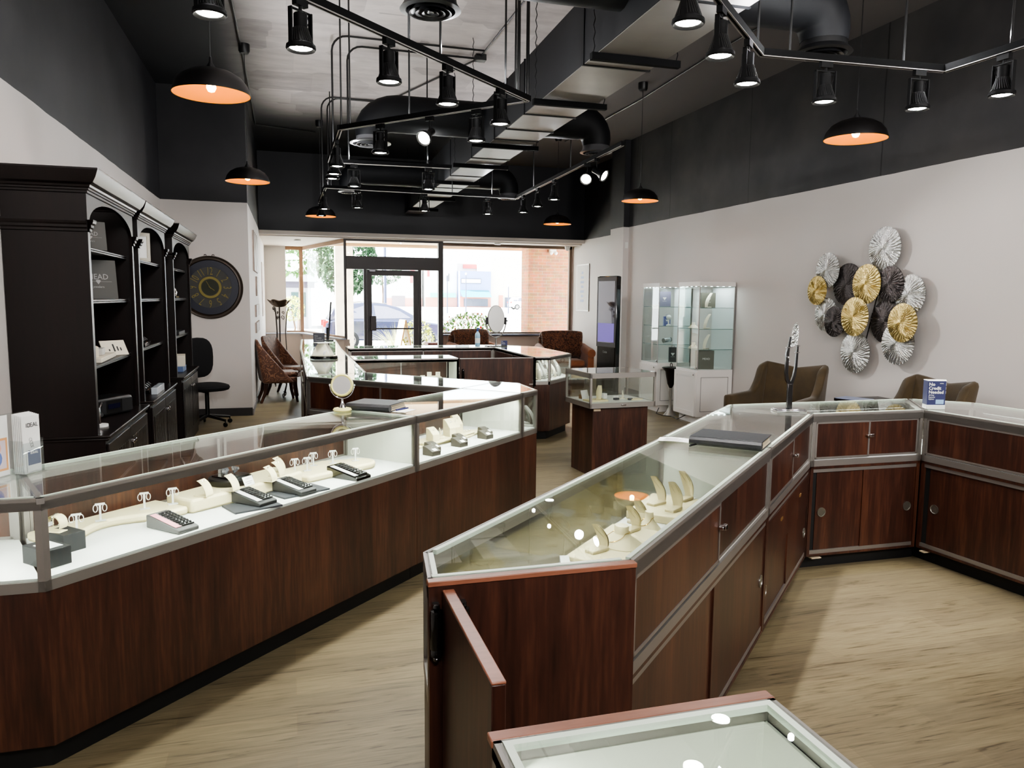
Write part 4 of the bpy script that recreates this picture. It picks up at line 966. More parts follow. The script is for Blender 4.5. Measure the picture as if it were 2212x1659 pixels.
t = thing('pen', 'black pen tucked at the left edge of the right folder', 'pen', (1.84, 3.19, ZTT), math.radians(30)); obj('barrel', MB().tube([(-.07, 0, .0055), (.05, 0, .0055), (.066, 0, .0055)], [.005, .005, .001], 8), blackg, t)
# metal hand sculpture
gun = pm('gunmetal', (96, 96, 98), .22, 1.0)
t = thing('metal_sculpture', 'tall forked gunmetal sculpture with engraved silver tip on the right counter', 'sculpture', (2.965, 4.06, ZTT), math.radians(-12))
obj('base', MB().box(-.095, .095, -.05, .05, 0, .012).box(-.088, .088, -.044, .044, .012, .018), chrome, t, bevel=.003)
obj('stem', MB().box(-.016, .016, -.01, .01, .018, .17), gun, t, bevel=.002)
obj('left_prong', MB().tube([(-.002, 0, .165), (-.022, 0, .20), (-.028, 0, .24), (-.027, 0, .36), (-.02, 0, .40), (-.012, 0, .46)], [.014, .014, .013, .013, .010, .007], 4), gun, t)
obj('right_prong', MB().tube([(.004, 0, .165), (.022, 0, .22), (.031, 0, .28), (.034, 0, .36), (.036, 0, .41)], [.013, .012, .010, .009, .007], 4), gun, t)
obj('bolts', MB().ball((-.026, -.016, .335), .006).ball((-.016, -.012, .31), .004).cbox(.034, 0, .365, .026, .02, .005).cbox(.036, 0, .405, .024, .018, .005).cbox(-.018, 0, .395, .036, .022, .005), chrome, t)
m = MB().prism([(-.012, .395), (.034, .415), (.038, .48), (.033, .53), (.024, .545), (.014, .54), (.0, .50)], -.004, .004, Matrix(((1, 0, 0, 0), (0, 0, -1, 0), (0, 1, 0, 0), (0, 0, 0, 1))))
tip = obj('engraved_tip', m, pm('hammered_silver', (200, 204, 202), .2, 1.0, bump=.9, bscale=55), t)
m = MB()
for k in range(11): m.tube([(-.006 + .002 * k, -.0045, .41 + .011 * k), (.03, -.0045, .418 + .0115 * k)], .0011, 4)
obj('engraved_lines', m, gun, tip)
# blue leaflet box
lb = thing('leaflet_box', 'navy and white leaflet box reading No Credit Needed on the far right counter', 'leaflet box', (3.965, 3.97, ZTT), math.radians(-12))
P3 = [(-.065, -.05), (.052, -.062), (.088, -.0), (-.045, .03)]
obj('clear_base', MB().prism(P3, 0, .03), pm('frosted_base', (222, 226, 220), .2), lb, bevel=.004)
obj('box_body', MB().prism([(x * .97, y * .97) for x, y in P3], .03, .182), navy, lb)
obj('white_lid', MB().prism([(x * .99, y * .99) for x, y in P3], .182, .186), paper, lb)
a = math.atan2(-.012, .117); M = T(-.063, -.0485, .03) @ Matrix.Rotation(a, 4, 'Z') @ Matrix.Rotation(PI / 2, 4, 'X')
m = MB()
for k, s_ in enumerate(('No', 'Credit', 'Needed')): m.text(s_, .029, M @ T(.007, .122 - .025 * k, .0006), 'LEFT', bold=.022)
m2 = MB()
for k, s_ in enumerate(('60 Day', 'Payment', 'Option')): m2.text(s_, .012, M @ T(.008, .058 - .0125 * k, .0006), 'LEFT')
for mm in (m, m2): obj('lettering', mm, inkw, lb)
obj('lettering', MB().text('acima', .010, M @ T(.075, .135, .0006), 'LEFT'), inkw, lb)
obj('pale_panel', MB().box(.055, .105, .006, .034, .0004, .001, M), skyb, lb)
d_ = Vector((.036, .062)); a = math.atan2(.062, .036); M = T(.052 * .975, -.062 * .975, .03) @ Matrix.Rotation(a, 4, 'Z') @ Matrix.Rotation(PI / 2, 4, 'X')
m = MB()
for k, s_ in enumerate(('No', 'Credit', 'Needed')): m.text(s_, .024, M @ T(.006, .122 - .025 * k, .0006), 'LEFT', sx=.75, bold=.022)
obj('lettering', m, inkw, lb)
# frosted pyramid lamp on black round tray
frost = pm('frosted_ivory_shell', (212, 210, 188), .35)
t = thing('round_tray', 'black round tray carrying the frosted pyramid at the counter bend', 'tray', (.375, 8.75, ZTT))
obj('tray', MB().lathe([(0, 0), (.15, 0), (.155, .012), (.15, .03), (.12, .034), (0, .034)], 36), blackg, t)
t = thing('frosted_pyramid', 'frosted ivory truncated pyramid display on a black tray', 'display form', (.36, 8.75, ZTT + .034), .4)
m = MB().lathe([(.135, 0), (.135, .004), (.06, .13), (.06, .134)], 4)
obj('shell', m, frost, t, smooth=False)
obj('top_plate', MB().box(-.085, .085, -.06, .06, .134, .142), whitep, t)
obj('half_moon', MB().ball((-.01, -.1, .03), .035, .004, .03), whitep, t)
# thin monitor seen edge on, with dark sign
t = thing('thin_monitor', 'thin black monitor seen edge on, at the far left end of the back counter', 'monitor', (.60, 12.40, ZTT), math.radians(87.2))
obj('screen', MB().box(-.27, .27, -.012, .012, .06, .60, Matrix.Rotation(.08, 4, 'X')), blackp, t, bevel=.004)
obj('stand', MB().box(-.03, .03, -.01, .03, .0, .2).box(-.12, .12, -.08, .1, 0, .012), blackp, t)
t = thing('counter_sign', 'small dark sign reading No Credit Needed on the far left showcase', 'sign', (.40, 10.85, ZTT), math.radians(8))
obj('panel', MB().box(-.075, .075, -.012, .012, 0, .185), pm('dark_slate_sign', (52, 54, 66), .4), t)
M = T(-.068, -.0125, 0) @ Matrix.Rotation(PI / 2, 4, 'X'); m = MB()
for k, s_ in enumerate(('No', 'Credit', 'Needed')): m.text(s_, .036, M @ T(.006, .135 - .03 * k, .0004), 'LEFT')
obj('lettering', m, inkg, t)
t = thing('counter_sign', 'small navy sign standing on the ledge side behind the back counter', 'sign', (3.0, 10.75, ZTT - .06), 0)
obj('panel', MB().box(-.045, .045, -.006, .006, .06, .13), navy, t)
m = MB()
for k, s_ in enumerate(('No', 'Credit', 'Needed')): m.text(s_, .017, T(-.04, -.0065, .112 - .016 * k) @ Matrix.Rotation(PI / 2, 4, 'X'), 'LEFT')
obj('lettering', m, inkw, t)
# oval mirror
t = thing('oval_mirror', 'large oval mirror on chrome stand on the back counter', 'mirror', (2.83, 10.58, ZTT), math.radians(4))
obj('base', MB().box(-.15, .15, -.07, .07, 0, .014), gun, t, bevel=.004)
obj('stem', MB().tube([(0, 0, .014), (0, 0, .13)], .011, 10), chrome, t)
obj('hoop', MB().tube([(.148 * math.cos(a), 0, .36 + .235 * math.sin(a)) for a in [PI + PI * k / 18 for k in range(19)]], .009, 8), chrome, t)
obj('pivot', MB().cbox(-.138, 0, .36, .03, .03, .1).cbox(.138, 0, .36, .03, .03, .1).tube([(-.175, 0, .36), (-.14, 0, .36)], .01, 8).tube([(.14, 0, .36), (.175, 0, .36)], .01, 8), blackp, t)
h = obj('frame', MB().lathe([(0, .012), (.12, .012), (.128, .005), (.128, -.005), (.12, -.012), (0, -.012)], 40, M=T(0, 0, .385) @ Matrix.Rotation(math.radians(86), 4, 'X'), sx=1, sy=1.55), alu, t)
obj('mirror_glass', MB().lathe([(0, .0135), (.119, .0135)], 40, M=T(0, 0, .385) @ Matrix.Rotation(math.radians(86), 4, 'X'), sx=1, sy=1.55), mirror, h)
# spray bottle, pen on the back counter
t = thing('spray_bottle', 'clear blue cleaning spray bottle on the back counter', 'bottle', (2.56, 10.57, ZTT))
obj('bottle', MB().lathe([(0, 0), (.034, 0), (.036, .01), (.036, .15), (.03, .185), (.014, .205), (.013, .22), (0, .22)], 20), pm('pale_blue_liquid', (150, 190, 216), .1, coat=.6), t)
obj('label', MB().lathe([(.0365, .05), (.0365, .12)], 20), paper, t)
obj('spray_head', MB().lathe([(.015, .215), (.015, .235), (.008, .24), (.008, .26), (0, .262)], 12).box(-.012, .03, -.008, .008, .245, .262), pm('blue_cap', (40, 70, 130), .4), t)
t = thing('eyeglass_tray', 'thin dark pen and loupe lying on the back counter', 'pen', (2.35, 10.6, ZTT)); obj('barrel', MB().tube([(-.1, 0, .008), (.1, .02, .008)], .007, 8), blackp, t)
# ---------------------------------------------------------------- bookcases
BX0, BX1 = -1.585, -1.156     # back and front
def bookcase(y0, y1, label, knobs_dark=False):
    t = thing('bookcase', label, 'bookcase', ((BX0 + BX1) / 2, (y0 + y1) / 2, 0), 0, 'three dark arched bookcases')
    w = .05; ym = (y0 + y1) / 2; zl = .80; zt = 2.28
    obj('side_panel', MB().box(BX0, BX1, y0, y0 + .03, zl, zt), espresso, t, world=True)
    obj('side_panel', MB().box(BX0, BX1, y1 - .03, y1, zl, zt), espresso, t, world=True)
    obj('back_panel', MB().box(BX0, BX0 + .012, y0 + .03, y1 - .03, zl, zt), espresso, t, world=True)
    # face frame with arch
    ys, ye = y0 + w, y1 - w; R = (ye - ys) / 2; zs = 2.085; k = .155
    P = [(y0, zl), (ys, zl), (ys, zs)] + [(ym - R * math.cos(a), zs + k * math.sin(a)) for a in [PI * i / 20 for i in range(21)]] + [(ye, zl), (y1, zl), (y1, zt), (y0, zt)]
    n = len(P); V = [(BX1, y, z) for y, z in P] + [(BX1 + .022, y, z) for y, z in P]
    m = MB(); m.add(V, [(i, (i + 1) % n, n + (i + 1) % n, n + i) for i in range(n)])
    # front and back faces as strips
    for off in (0, n):
        base = V
    def strip(x):
        m.add([(x, y0, zl), (x, ys, zl), (x, ys, zs), (x, y0, zs)], [(0, 1, 2, 3)]); m.add([(x, ye, zl), (x, y1, zl), (x, y1, zs), (x, ye, zs)], [(0, 1, 2, 3)])
        A = [(x, ym - R * math.cos(PI * i / 20), zs + k * math.sin(PI * i / 20)) for i in range(21)]; B = [(x, ym - R * math.cos(PI * i / 20), zt) for i in range(21)]
        m.add(A + B, [(i, i + 1, 22 + i, 21 + i) for i in range(20)])
        m.add([(x, y0, zs), (x, ys, zs), (x, ys, zt), (x, y0, zt)], [(0, 1, 2, 3)]); m.add([(x, ye, zs), (x, y1, zs), (x, y1, zt), (x, ye, zt)], [(0, 1, 2, 3)])
    strip(BX1 + .022); strip(BX1)
    obj('arched_face_frame', m, espresso, t, world=True, recalc=True)
    # capitals and crown
    prof = [(0, 0), (.012, .004), (.012, .018), (.022, .026), (.022, .04), (.032, .05), (.036, .062), (.036, .072), (0, .072)]
    def mould(m, pr, z, y0_, y1_, x, ret=True):
        n = len(pr)
        V = []
        for (a, b) in ((y0_, -1), (y1_, 1)):
            for d, zz in pr: V.append((x + d, a + b * d, z + zz))
        F = [(i, i + 1, n + i + 1, n + i) for i in range(n - 1)]
        # returns along the sides
        for q, b, yy in ((0, -1, y0_), (1, 1, y1_)):
            o = len(V)
            for d, zz in pr: V.append((BX0, yy + b * d, z + zz))
            F += [(q * n + i, q * n + i + 1, o + i + 1, o + i) for i in range(n - 1)]
        m.add(V, F)
    m = MB(); mould(m, [(0, 0), (.010, .004), (.010, .016), (.018, .02), (.018, .030), (.026, .036), (.03, .048), (.036, .052), (.05, .06), (.07, .09), (.082, .12), (.086, .13), (.086, .14), (0, .14)], zt - .025, y0, y1, BX1 + .022)
    obj('crown_moulding', m, espresso, t, world=True, ang=12)
    for a, b in ((y0, ys), (ye, y1)):
        m = MB(); n = len(prof)
        V = [(BX1 + .022 + d, a - d * .5, 2.03 + zz) for d, zz in prof] + [(BX1 + .022 + d, b + d * .5, 2.03 + zz) for d, zz in prof]
        m.add(V, [(i, i + 1, n + i + 1, n + i) for i in range(n - 1)] + [tuple(range(n)), tuple(range(n, 2 * n))])
        if a > y0: obj('capital_moulding', m, espresso, t, world=True, ang=12); continue
        n = len(prof); V = [(BX0, y0 - d, 2.03 + zz) for d, zz in prof] + [(BX1 + .022, y0 - d, 2.03 + zz) for d, zz in prof]
        m.add(V, [(i, i + 1, n + i + 1, n + i) for i in range(n - 1)])
        obj('capital_moulding', m, espresso, t, world=True, ang=12)
    for z in (1.955, 1.63, 1.215):
        obj('shelf', MB().box(BX0 + .012, BX1 - .03, y0 + .03, y1 - .03, z - .028, z).tube([(BX1 - .03, y0 + .03, z - .008), (BX1 - .03, y1 - .03, z - .008)], .008, 8).tube([(BX1 - .03, y0 + .03, z - .022), (BX1 - .03, y1 - .03, z - .022)], .007, 8), espresso, t, world=True)
    # lower cabinet
    X2 = BX1 + .06
    obj('lower_cabinet', MB().box(BX0, X2, y0 + .005, y1 - .005, 0, zl - .03), espresso, t, world=True)
    obj('cabinet_top', MB().box(BX0, X2 + .03, y0 - .005, y1 + .005, zl - .018, zl).box(BX0, X2 + .018, y0, y1, zl - .036, zl - .018), espresso, t, world=True, bevel=.006)
    for a, b, kx in ((y0 + .03, ym - .004, ym - .04), (ym + .004, y1 - .03, ym + .04)):
        dr = obj('cabinet_door', MB().box(X2, X2 + .016, a, b, .08, zl - .06), espresso, t, world=True, bevel=.003)
        m = MB()
        for k_ in range(10): m.box(X2 + .016, X2 + .020, a + .06 + k_ * (b - a - .12) / 10, a + .06 + (k_ + .75) * (b - a - .12) / 10, .16, zl - .14)
        obj('beaded_panel', m, espresso, dr, world=True)
        obj('knob', MB().lathe([(0, 0), (.006, 0), (.006, .012), (.014, .018), (.015, .026), (.008, .032), (0, .033)], 14, M=T(X2 + .016, kx, zl - .16) @ Matrix.Rotation(PI / 2, 4, 'Y')), chrome, dr, world=True)
    return t
bookcase(5.18, 6.60, 'dark arched bookcase with two grey signs, nearest of the three')
bookcase(6.80, 8.22, 'dark arched bookcase with a framed picture on its top shelf, middle of the three')
bookcase(8.74, 10.16, 'dark arched bookcase beside the office chair, farthest of the three')
signm = pm('grey_sign_board', (74, 74, 72), .6)
def shop_sign(x, y, z, w, h, label):
    t = thing('shelf_sign', label, 'sign', (x, y, z), math.radians(38), 'grey signs on the bookcase shelves')
    obj('board', MB().box(-w / 2, w / 2, -.004, .004, 0, h, Matrix.Rotation(-.1, 4, 'X')), signm, t)
    M = Matrix.Rotation(-.1, 4, 'X') @ T(0, -.0045, 0) @ Matrix.Rotation(PI / 2, 4, 'X')
    m = MB().text('MEAD', h * .2, M @ T(0, h * .50, .0006)); m.box(-w * .36, -w * .06, h * .44, h * .445, .0003, .001, M); m.box(w * .06, w * .36, h * .44, h * .445, .0003, .001, M)
    m.add([(-w * .07, h * .46, .001), (w * .07, h * .46, .001), (0, h * .37, .001), (-w * .04, h * .485, .001), (w * .04, h * .485, .001)], [(0, 1, 4, 3), (0, 2, 1)], M)
    m.text('jewelers', h * .085, M @ T(0, h * .28, .0006))
    obj('lettering', m, inkg, t)
shop_sign(-1.25, 5.78, 1.956, .21, .19, 'small grey sign lettered MEAD on the top shelf of the nearest bookcase')
shop_sign(-1.26, 6.0, 1.631, .26, .27, 'large grey sign lettered MEAD on the second shelf of the nearest bookcase')
t = thing('framed_picture', 'pale picture frame on a wire easel in the middle bookcase', 'picture frame', (-1.26, 7.50, 1.956), math.radians(50))
m = MB()
for a in ((-.13, .13, 0, .03), (-.13, .13, .22, .25), (-.13, -.10, .03, .22), (.10, .13, .03, .22)): m.box(a[0], a[1], -.012, .012, a[2], a[3])
obj('frame', m, pm('champagne_frame', (196, 190, 176), .4), t); obj('picture', MB().box(-.10, .10, -.002, .004, .03, .22), paper, t)
obj('easel', MB().tube([(.10, .012, .16), (.13, .11, .0)], .004, 6).tube([(-.10, .012, .16), (-.1, .11, .0)], .004, 6).tube([(-.1, .11, .003), (.13, .11, .003)], .004, 6), alu, t)
boxw = pm('cream_card_box', (222, 214, 196), .6)
def shelfbox(name, x, y, z, sx, sy, sz, mat, label, cat, rz=0, group=None, bev=.003):
    return solo(name, MB().box(-sx / 2, sx / 2, -sy / 2, sy / 2, 0, sz), mat, label, cat, (x, y, z), rz, group, bevel=bev)
shelfbox('jewellery_tray', -1.27, 5.86, 1.216, .16, .6, .03, boxw, 'low cream tray on the third shelf of the nearest bookcase', 'tray', .05)
shelfbox('cream_box', -1.27, 5.68, 1.247, .1, .12, .07, boxw, 'cream box standing on the low tray, left', 'box', .3)
shelfbox('cream_box', -1.28, 5.9, 1.247, .1, .16, .045, pm('silver_grey_box', (190, 188, 184), .35), 'grey box standing on the low tray, middle', 'box', .1)
t = thing('easel_card', 'tilted cream card with black strokes on the third shelf of the nearest bookcase', 'card', (-1.22, 6.27, 1.216), math.radians(48))
obj('card', MB().box(-.1, .1, -.003, .003, 0, .12, Matrix.Rotation(-.5, 4, 'X')), boxw, t)
M = Matrix.Rotation(-.5, 4, 'X'); obj('lettering', MB().box(-.01, .002, -.0045, -.0035, .03, .09, M).box(.02, .03, -.0045, -.0035, .035, .07, M).box(.045, .055, -.0045, -.0035, .035, .06, M).box(-.05, -.04, -.0045, -.0035, .035, .05, M), inkb, t)
t = thing('radio', 'black curved tabletop radio on the cabinet top of the nearest bookcase', 'radio', (-1.30, 6.10, .80), math.radians(62))
obj('case', MB().box(-.2, .2, -.1, .1, .0, .13), blackp, t, bevel=.02); obj('display', MB().box(-.06, .06, -.103, -.1, .05, .085), pm('dark_blue_display', (14, 16, 40), .2), t); spk = pm('speaker_cloth', (20, 20, 22), .8); obj('grille', MB().box(-.19, -.08, -.102, -.1, .02, .11), spk, t); obj('grille', MB().box(.08, .19, -.102, -.1, .02, .11), spk, t)
t = thing('desk_lamp', 'small folded black desk lamp with white switch on the cabinet top of the nearest bookcase', 'lamp', (-1.2, 5.55, .80), .4)
obj('base', MB().lathe([(0, 0), (.05, 0), (.05, .015), (0, .018)], 20), whitep, t); obj('arm', MB().tube([(0, 0, .015), (0, .01, .12), (.02, .04, .15), (.03, .1, .12)], .008, 8), chrome, t); obj('shade', MB().tube([(.03, .1, .06), (.06, .36, .05)], .014, 8), blackp, t)
for k, (y, z, l) in enumerate(((7.42, 1.216, 'third shelf of the middle bookcase'), (7.52, .80, 'cabinet top of the middle bookcase'))):
    t = thing('watch_tray', 'black tray of watches on the ' + l, 'watch tray', (-1.29, y, z), .05)
    obj('tray', MB().box(-.13, .1, -.22, .22, 0, .035), blackg, t, bevel=.004)
    m = MB()
    for i in range(4):
        for j in range(3): m.tube([(-.09 + j * .06, -.17 + i * .11, .04), (-.07 + j * .06, -.17 + i * .11, .06), (-.05 + j * .06, -.17 + i * .11, .04)], .014, 6)
    obj('watches', m, gun, t)
shelfbox('clear_case', -1.13, 7.45, .80, .05, .4, .06, pm('clear_grey_case', (190, 198, 206), .1), 'shiny clear case in front of the watch tray in the middle bookcase', 'case')
shelfbox('flat_box', -1.26, 9.55, 1.216, .18, .5, .04, charbox, 'flat dark box on the third shelf of the farthest bookcase', 'box')
shelfbox('white_box', -1.24, 9.56, .86, .18, .34, .12, boxw, 'white gift box stacked on a blue box in the farthest bookcase', 'box', .1)
shelfbox('blue_box', -1.24, 9.50, .80, .18, .3, .06, pm('blue_box', (90, 110, 150), .5), 'flat blue box under the white gift box in the farthest bookcase', 'box')
t = thing('silver_ornament', 'small silver owl shaped ornament pair on the second shelf of the farthest bookcase', 'ornament', (-1.24, 9.4, 1.631))
obj('body', MB().ball((0, 0, .05), .05, .06, .05).ball((0, .1, .06), .04, .05, .06), silver, t); obj('stand', MB().box(-.05, .05, -.08, .16, 0, .02), silver, t)
# ---------------------------------------------------------------- clock
t = thing('wall_clock', 'large round dark wall clock with thin gold numerals behind the bookcases', 'clock', (-1.005, YC, 1.77))
M = Matrix.Rotation(PI / 2, 4, 'X')
obj('rim', MB().lathe([(0, .0), (.425, 0), (.425, .02), (.415, .035), (.40, .03), (.375, .035), (.365, .022), (0, .022)], 64, M=M), pm('bronze_clock_rim', (52, 42, 34), .35, .4), t)
obj('night_ring', MB().lathe([(.275, .0235), (.365, .0235), (.365, .028), (.275, .028)], 64, M=M), pm('midnight_blue_ring', (22, 26, 44), .4), t)
obj('dial', MB().lathe([(0, .0245), (.29, .0245)], 64, M=M), pm('charcoal_dial', (62, 62, 60), .6, var=.15), t)
goldp = pm('antique_gold_paint', (128, 116, 60), .5, .2)
obj('centre_ring', MB().lathe([(.112, .026), (.115, .032), (.145, .032), (.148, .026)], 48, M=M), goldp, t)
obj('centre_disc', MB().lathe([(0, .026), (.105, .026)], 48, M=M), pm('dark_green_centre', (38, 42, 26), .6), t)
m = MB()
for k in range(1, 13):
    a = PI / 2 - k * PI / 6
    m.text(str(k), .15, M @ T(.222 * math.cos(a), .222 * math.sin(a), .0285) @ Matrix.Rotation(a - PI / 2, 4, 'Z') @ T(0, -.052, 0), sx=.55, ext=.0003)
obj('numerals', m, goldp, t)
obj('hour_hand', MB().box(-.004, .004, -.02, .07, .033, .036, M @ Matrix.Rotation(-2.2, 4, 'Z')), goldp, t); obj('minute_hand', MB().box(-.003, .003, -.02, .1, .037, .039, M @ Matrix.Rotation(.5, 4, 'Z')), goldp, t)
for sx in (-.05, .05): obj('hanging_loop', MB().tube([(sx + .015 * math.cos(a), -.012, .425 + .018 * math.sin(a)) for a in [PI * k / 8 for k in range(9)]], .004, 6), pm('bronze_loop%d' % (sx > 0), (52, 42, 34), .35, .4), t)
# ---------------------------------------------------------------- office chair
t = thing('office_chair', 'black fabric office chair under the wall clock', 'office chair', (-1.03, 10.52, 0), math.radians(-58))
fab = pm('black_office_fabric', (16, 16, 19), .9, bump=.2, bscale=200)
obj('backrest', MB().ball((-.2, 0, .86), .045, .21, .26, 20, 13, e=.7), fab, t)
obj('seat', MB().ball((.06, 0, .50), .25, .24, .055, 24, 9, e=.7), fab, t)
obj('back_bar', MB().tube([(-.05, 0, .44), (-.22, 0, .44), (-.26, 0, .55), (-.24, 0, .8)], .018, 8, flat=1.6), blackp, t)
obj('gas_lift', MB().tube([(.02, 0, .12), (.02, 0, .45)], .027, 12), blackp, t)
for k in range(5):
    a = 2 * PI * k / 5 + .3; lg = obj('base_arm', MB().tube([(.02, 0, .13), (.02 + .3 * math.cos(a), .3 * math.sin(a), .085)], [.024, .016], 8), blackp, t)
    obj('caster', MB().lathe([(0, -.012), (.028, -.012), (.03, 0), (.028, .012), (0, .012)], 14, M=T(.02 + .3 * math.cos(a), .3 * math.sin(a), .03, a) @ Matrix.Rotation(PI / 2, 4, 'X')).tube([(.02 + .3 * math.cos(a), .3 * math.sin(a), .03), (.02 + .3 * math.cos(a), .3 * math.sin(a), .085)], .008, 6), blackp, lg)
# ---------------------------------------------------------------- paisley chairs
def paisley():
    m = bpy.data.materials.new('paisley_brocade'); m.use_nodes = True; nt = m.node_tree; b = nt.nodes['Principled BSDF']; b.inputs['Roughness'].default_value = .6; b.inputs['Sheen Weight'].default_value = .3
    tc = _n(nt, 'ShaderNodeTexCoord'); nz = _n(nt, 'ShaderNodeTexNoise', Scale=4.0, Detail=1.0, Distortion=2.5); nt.links.new(tc.outputs['Object'], nz.inputs['Vector'])
    mu = _n(nt, 'ShaderNodeMath', operation='MULTIPLY'); mu.inputs[1].default_value = 42; nt.links.new(nz.outputs['Fac'], mu.inputs[0])
    si = _n(nt, 'ShaderNodeMath', operation='SINE'); nt.links.new(mu.outputs[0], si.inputs[0])
    r = _n(nt, 'ShaderNodeValToRGB'); e = r.color_ramp.elements; e[0].position = .0; e[0].color = (*lin((84, 50, 34)), 1); e[1].position = .9; e[1].color = (*lin((134, 96, 70)), 1); k = e.new(.55); k.color = (*lin((106, 66, 46)), 1)
    nt.links.new(si.outputs[0], r.inputs['Fac']); nt.links.new(r.outputs['Color'], b.inputs['Base Color'])
    return m
pais = paisley(); legm = wood('chair_leg_wood', (40, 20, 14), (62, 32, 22), (84, 46, 30), rough=.3)
def paisley_proto():
    t = thing('side_chair', 'x', 'chair', (0, 0, 0), 0, 'paisley side chairs in the left aisle')
    # faces +X; back at -X
    def bk(u, v):     # wrapped back with sweeping sides
        a = -1 + 2 * u; s_ = abs(a)
        side = max(0, (s_ - .62) / .38)
        fall = v
        z = .31 + fall * (.69 - .40 * side ** 1.2)
        x = -.24 - .10 * v * (1 - side * .5) + .46 * side ** 1.4 * (1 - .45 * v)
        y = .27 * math.copysign(min(1, s_ / .62), a) * (1 + .05 * side)
        return (x, y, z)
    m = MB(); m.grid(bk, 25, 9)
    b = obj('backrest', m, pais, t, recalc=False); so = b.modifiers.new('padding', 'SOLIDIFY'); so.thickness = .05; so.offset = 0; b.modifiers.new('smooth', 'SUBSURF').render_levels = 1
    obj('seat', MB().box(-.24, .26, -.255, .255, .31, .40), pais, t, bevel=.02); obj('seat_cushion', MB().box(-.22, .28, -.24, .24, .402, .48), pais, t, bevel=.035)
    for x, y, k in ((.22, -.22, .04), (.22, .22, .04), (-.2, -.21, -.09), (-.2, .21, -.09)):
        obj('leg', MB().tube([(x, y, .32), (x + k * .3, y, .16), (x + k, y, 0)], [.032, .028, .02], 8), legm, t)
    return t
c1 = paisley_proto(); c1.location = (-.17, 12.75, 0); c1.rotation_euler = (0, 0, math.radians(8)); c1['label'] = 'brown paisley side chair with swept arms, nearer of the two in the left aisle'
dup(c1, (-.02, 13.65, 0), math.radians(-24), 'brown paisley side chair with swept arms, farther of the two, turned to the aisle')
# scroll iron stand (side table base) in the aisle and bowl stand
iron = pm('aged_iron', (58, 50, 46), .5, .5)
def scroll(m, c, r, turns, start, ax, z_sign=1, rad=.006):
    pts = []
    for k in range(int(22 * turns) + 1):
        q = k / 22; rr = r * (1 - q / (turns + .25)); a = start + q * 2 * PI
        pts.append((c[0] + ax[0] * rr * math.cos(a), c[1] + ax[1] * rr * math.cos(a), c[2] + rr * math.sin(a) * z_sign))
    return m.tube(pts, rad, 6)
t = thing('iron_plant_stand', 'tall wrought iron stand with fluted metal bowl beside the left window', 'plant stand', (-.15, 15.0, 0))
m = MB()
def fb(u, v):
    a = 2 * PI * u; r = (.04 + .16 * v ** .6) * (1 + .09 * v * math.cos(6 * a)); return (r * math.cos(a), r * math.sin(a), 1.46 + .13 * v ** 1.3 + .012 * v * math.cos(6 * a))
m.grid(fb, 60, 9, closeu=True); o = obj('fluted_bowl', m, pm('pewter_bowl', (104, 88, 76), .4, .7, bump=.4, bscale=30), t, recalc=False); so = o.modifiers.new('thickness', 'SOLIDIFY'); so.thickness = .006
obj('centre_stem', MB().tube([(0, 0, 0.02), (0, 0, 1.47)], .014, 8), iron, t)
for k in range(3):
    a = 2 * PI * k / 3 + .05; ca, sa = math.cos(a), math.sin(a)
    m = MB().tube([(.21 * ca, .21 * sa, 0), (.12 * ca, .12 * sa, .5), (.10 * ca, .10 * sa, 1.0), (.125 * ca, .125 * sa, 1.3), (.16 * ca, .16 * sa, 1.46)], .009, 6)
    scroll(m, (.20 * ca, .20 * sa, 1.43), .05, 1.4, PI * .6, (ca, sa), -1); scroll(m, (.05 * ca, .05 * sa, 1.27), .04, 1.3, -PI / 2, (ca, sa)); scroll(m, (.06 * ca, .06 * sa, 1.36), .03, 1.2, -PI / 2, (ca, sa))
    obj('scroll_leg', m, iron, t)
t = thing('scroll_table', 'wrought iron scroll legged side table between the paisley chairs', 'side table', (-.02, 13.15, 0))
obj('top', MB().lathe([(0, .42), (.16, .42), (.165, .43), (.16, .44), (0, .44)], 24), iron, t)
for k in range(3):
    a = 2 * PI * k / 3 - .1; m = MB().tube([(.13 * math.cos(a), .13 * math.sin(a), .42), (.05 * math.cos(a), .05 * math.sin(a), .22), (.15 * math.cos(a), .15 * math.sin(a), .01)], .008, 6); scroll(m, (.13 * math.cos(a), .13 * math.sin(a), .06), .05, 1.4, PI / 2, (math.cos(a), math.sin(a))); obj('scroll_leg', m, iron, t)
# pictures on the left front wall
frm = pm('brown_metal_frame', (120, 108, 100), .4, .3); artm = pm('beige_art', (176, 160, 150), .6, var=.25, vscale=6)
for y0, y1, z0, z1, l in ((12.55, 14.25, 2.05, 2.66, 'tall metal slatted panel hung highest on the left front wall'), (13.4, 14.0, 1.66, 1.98, 'narrow vertical strip panel below the high slatted panel on the left wall'), (12.9, 14.4, 1.33, 1.52, 'grey slatted panel in the middle of the left wall'), (12.8, 14.4, 1.08, 1.24, 'beige panel lowest on the left wall')):
    t = thing('wall_panel', l, 'wall art', (XL, (y0 + y1) / 2, (z0 + z1) / 2), 0, 'flat panels on the left front wall')
    obj('panel_back', MB().box(XL, XL + .015, y0, y1, z0, z1), artm, t, world=True)
    m = MB()
    for k in range(5): m.box(XL + .015, XL + .028, y0 + (y1 - y0) * k / 5, y0 + (y1 - y0) * (k + .55) / 5, z0, z1)
    obj('slats', m, frm, t, world=True)
solo('picture', MB().box(XL, XL + .012, 16.6, 17.6, 1.25, 2.35), artm, 'thin framed picture near the window end of the left wall', 'picture', (XL, 17.1, 1.8), world=True)
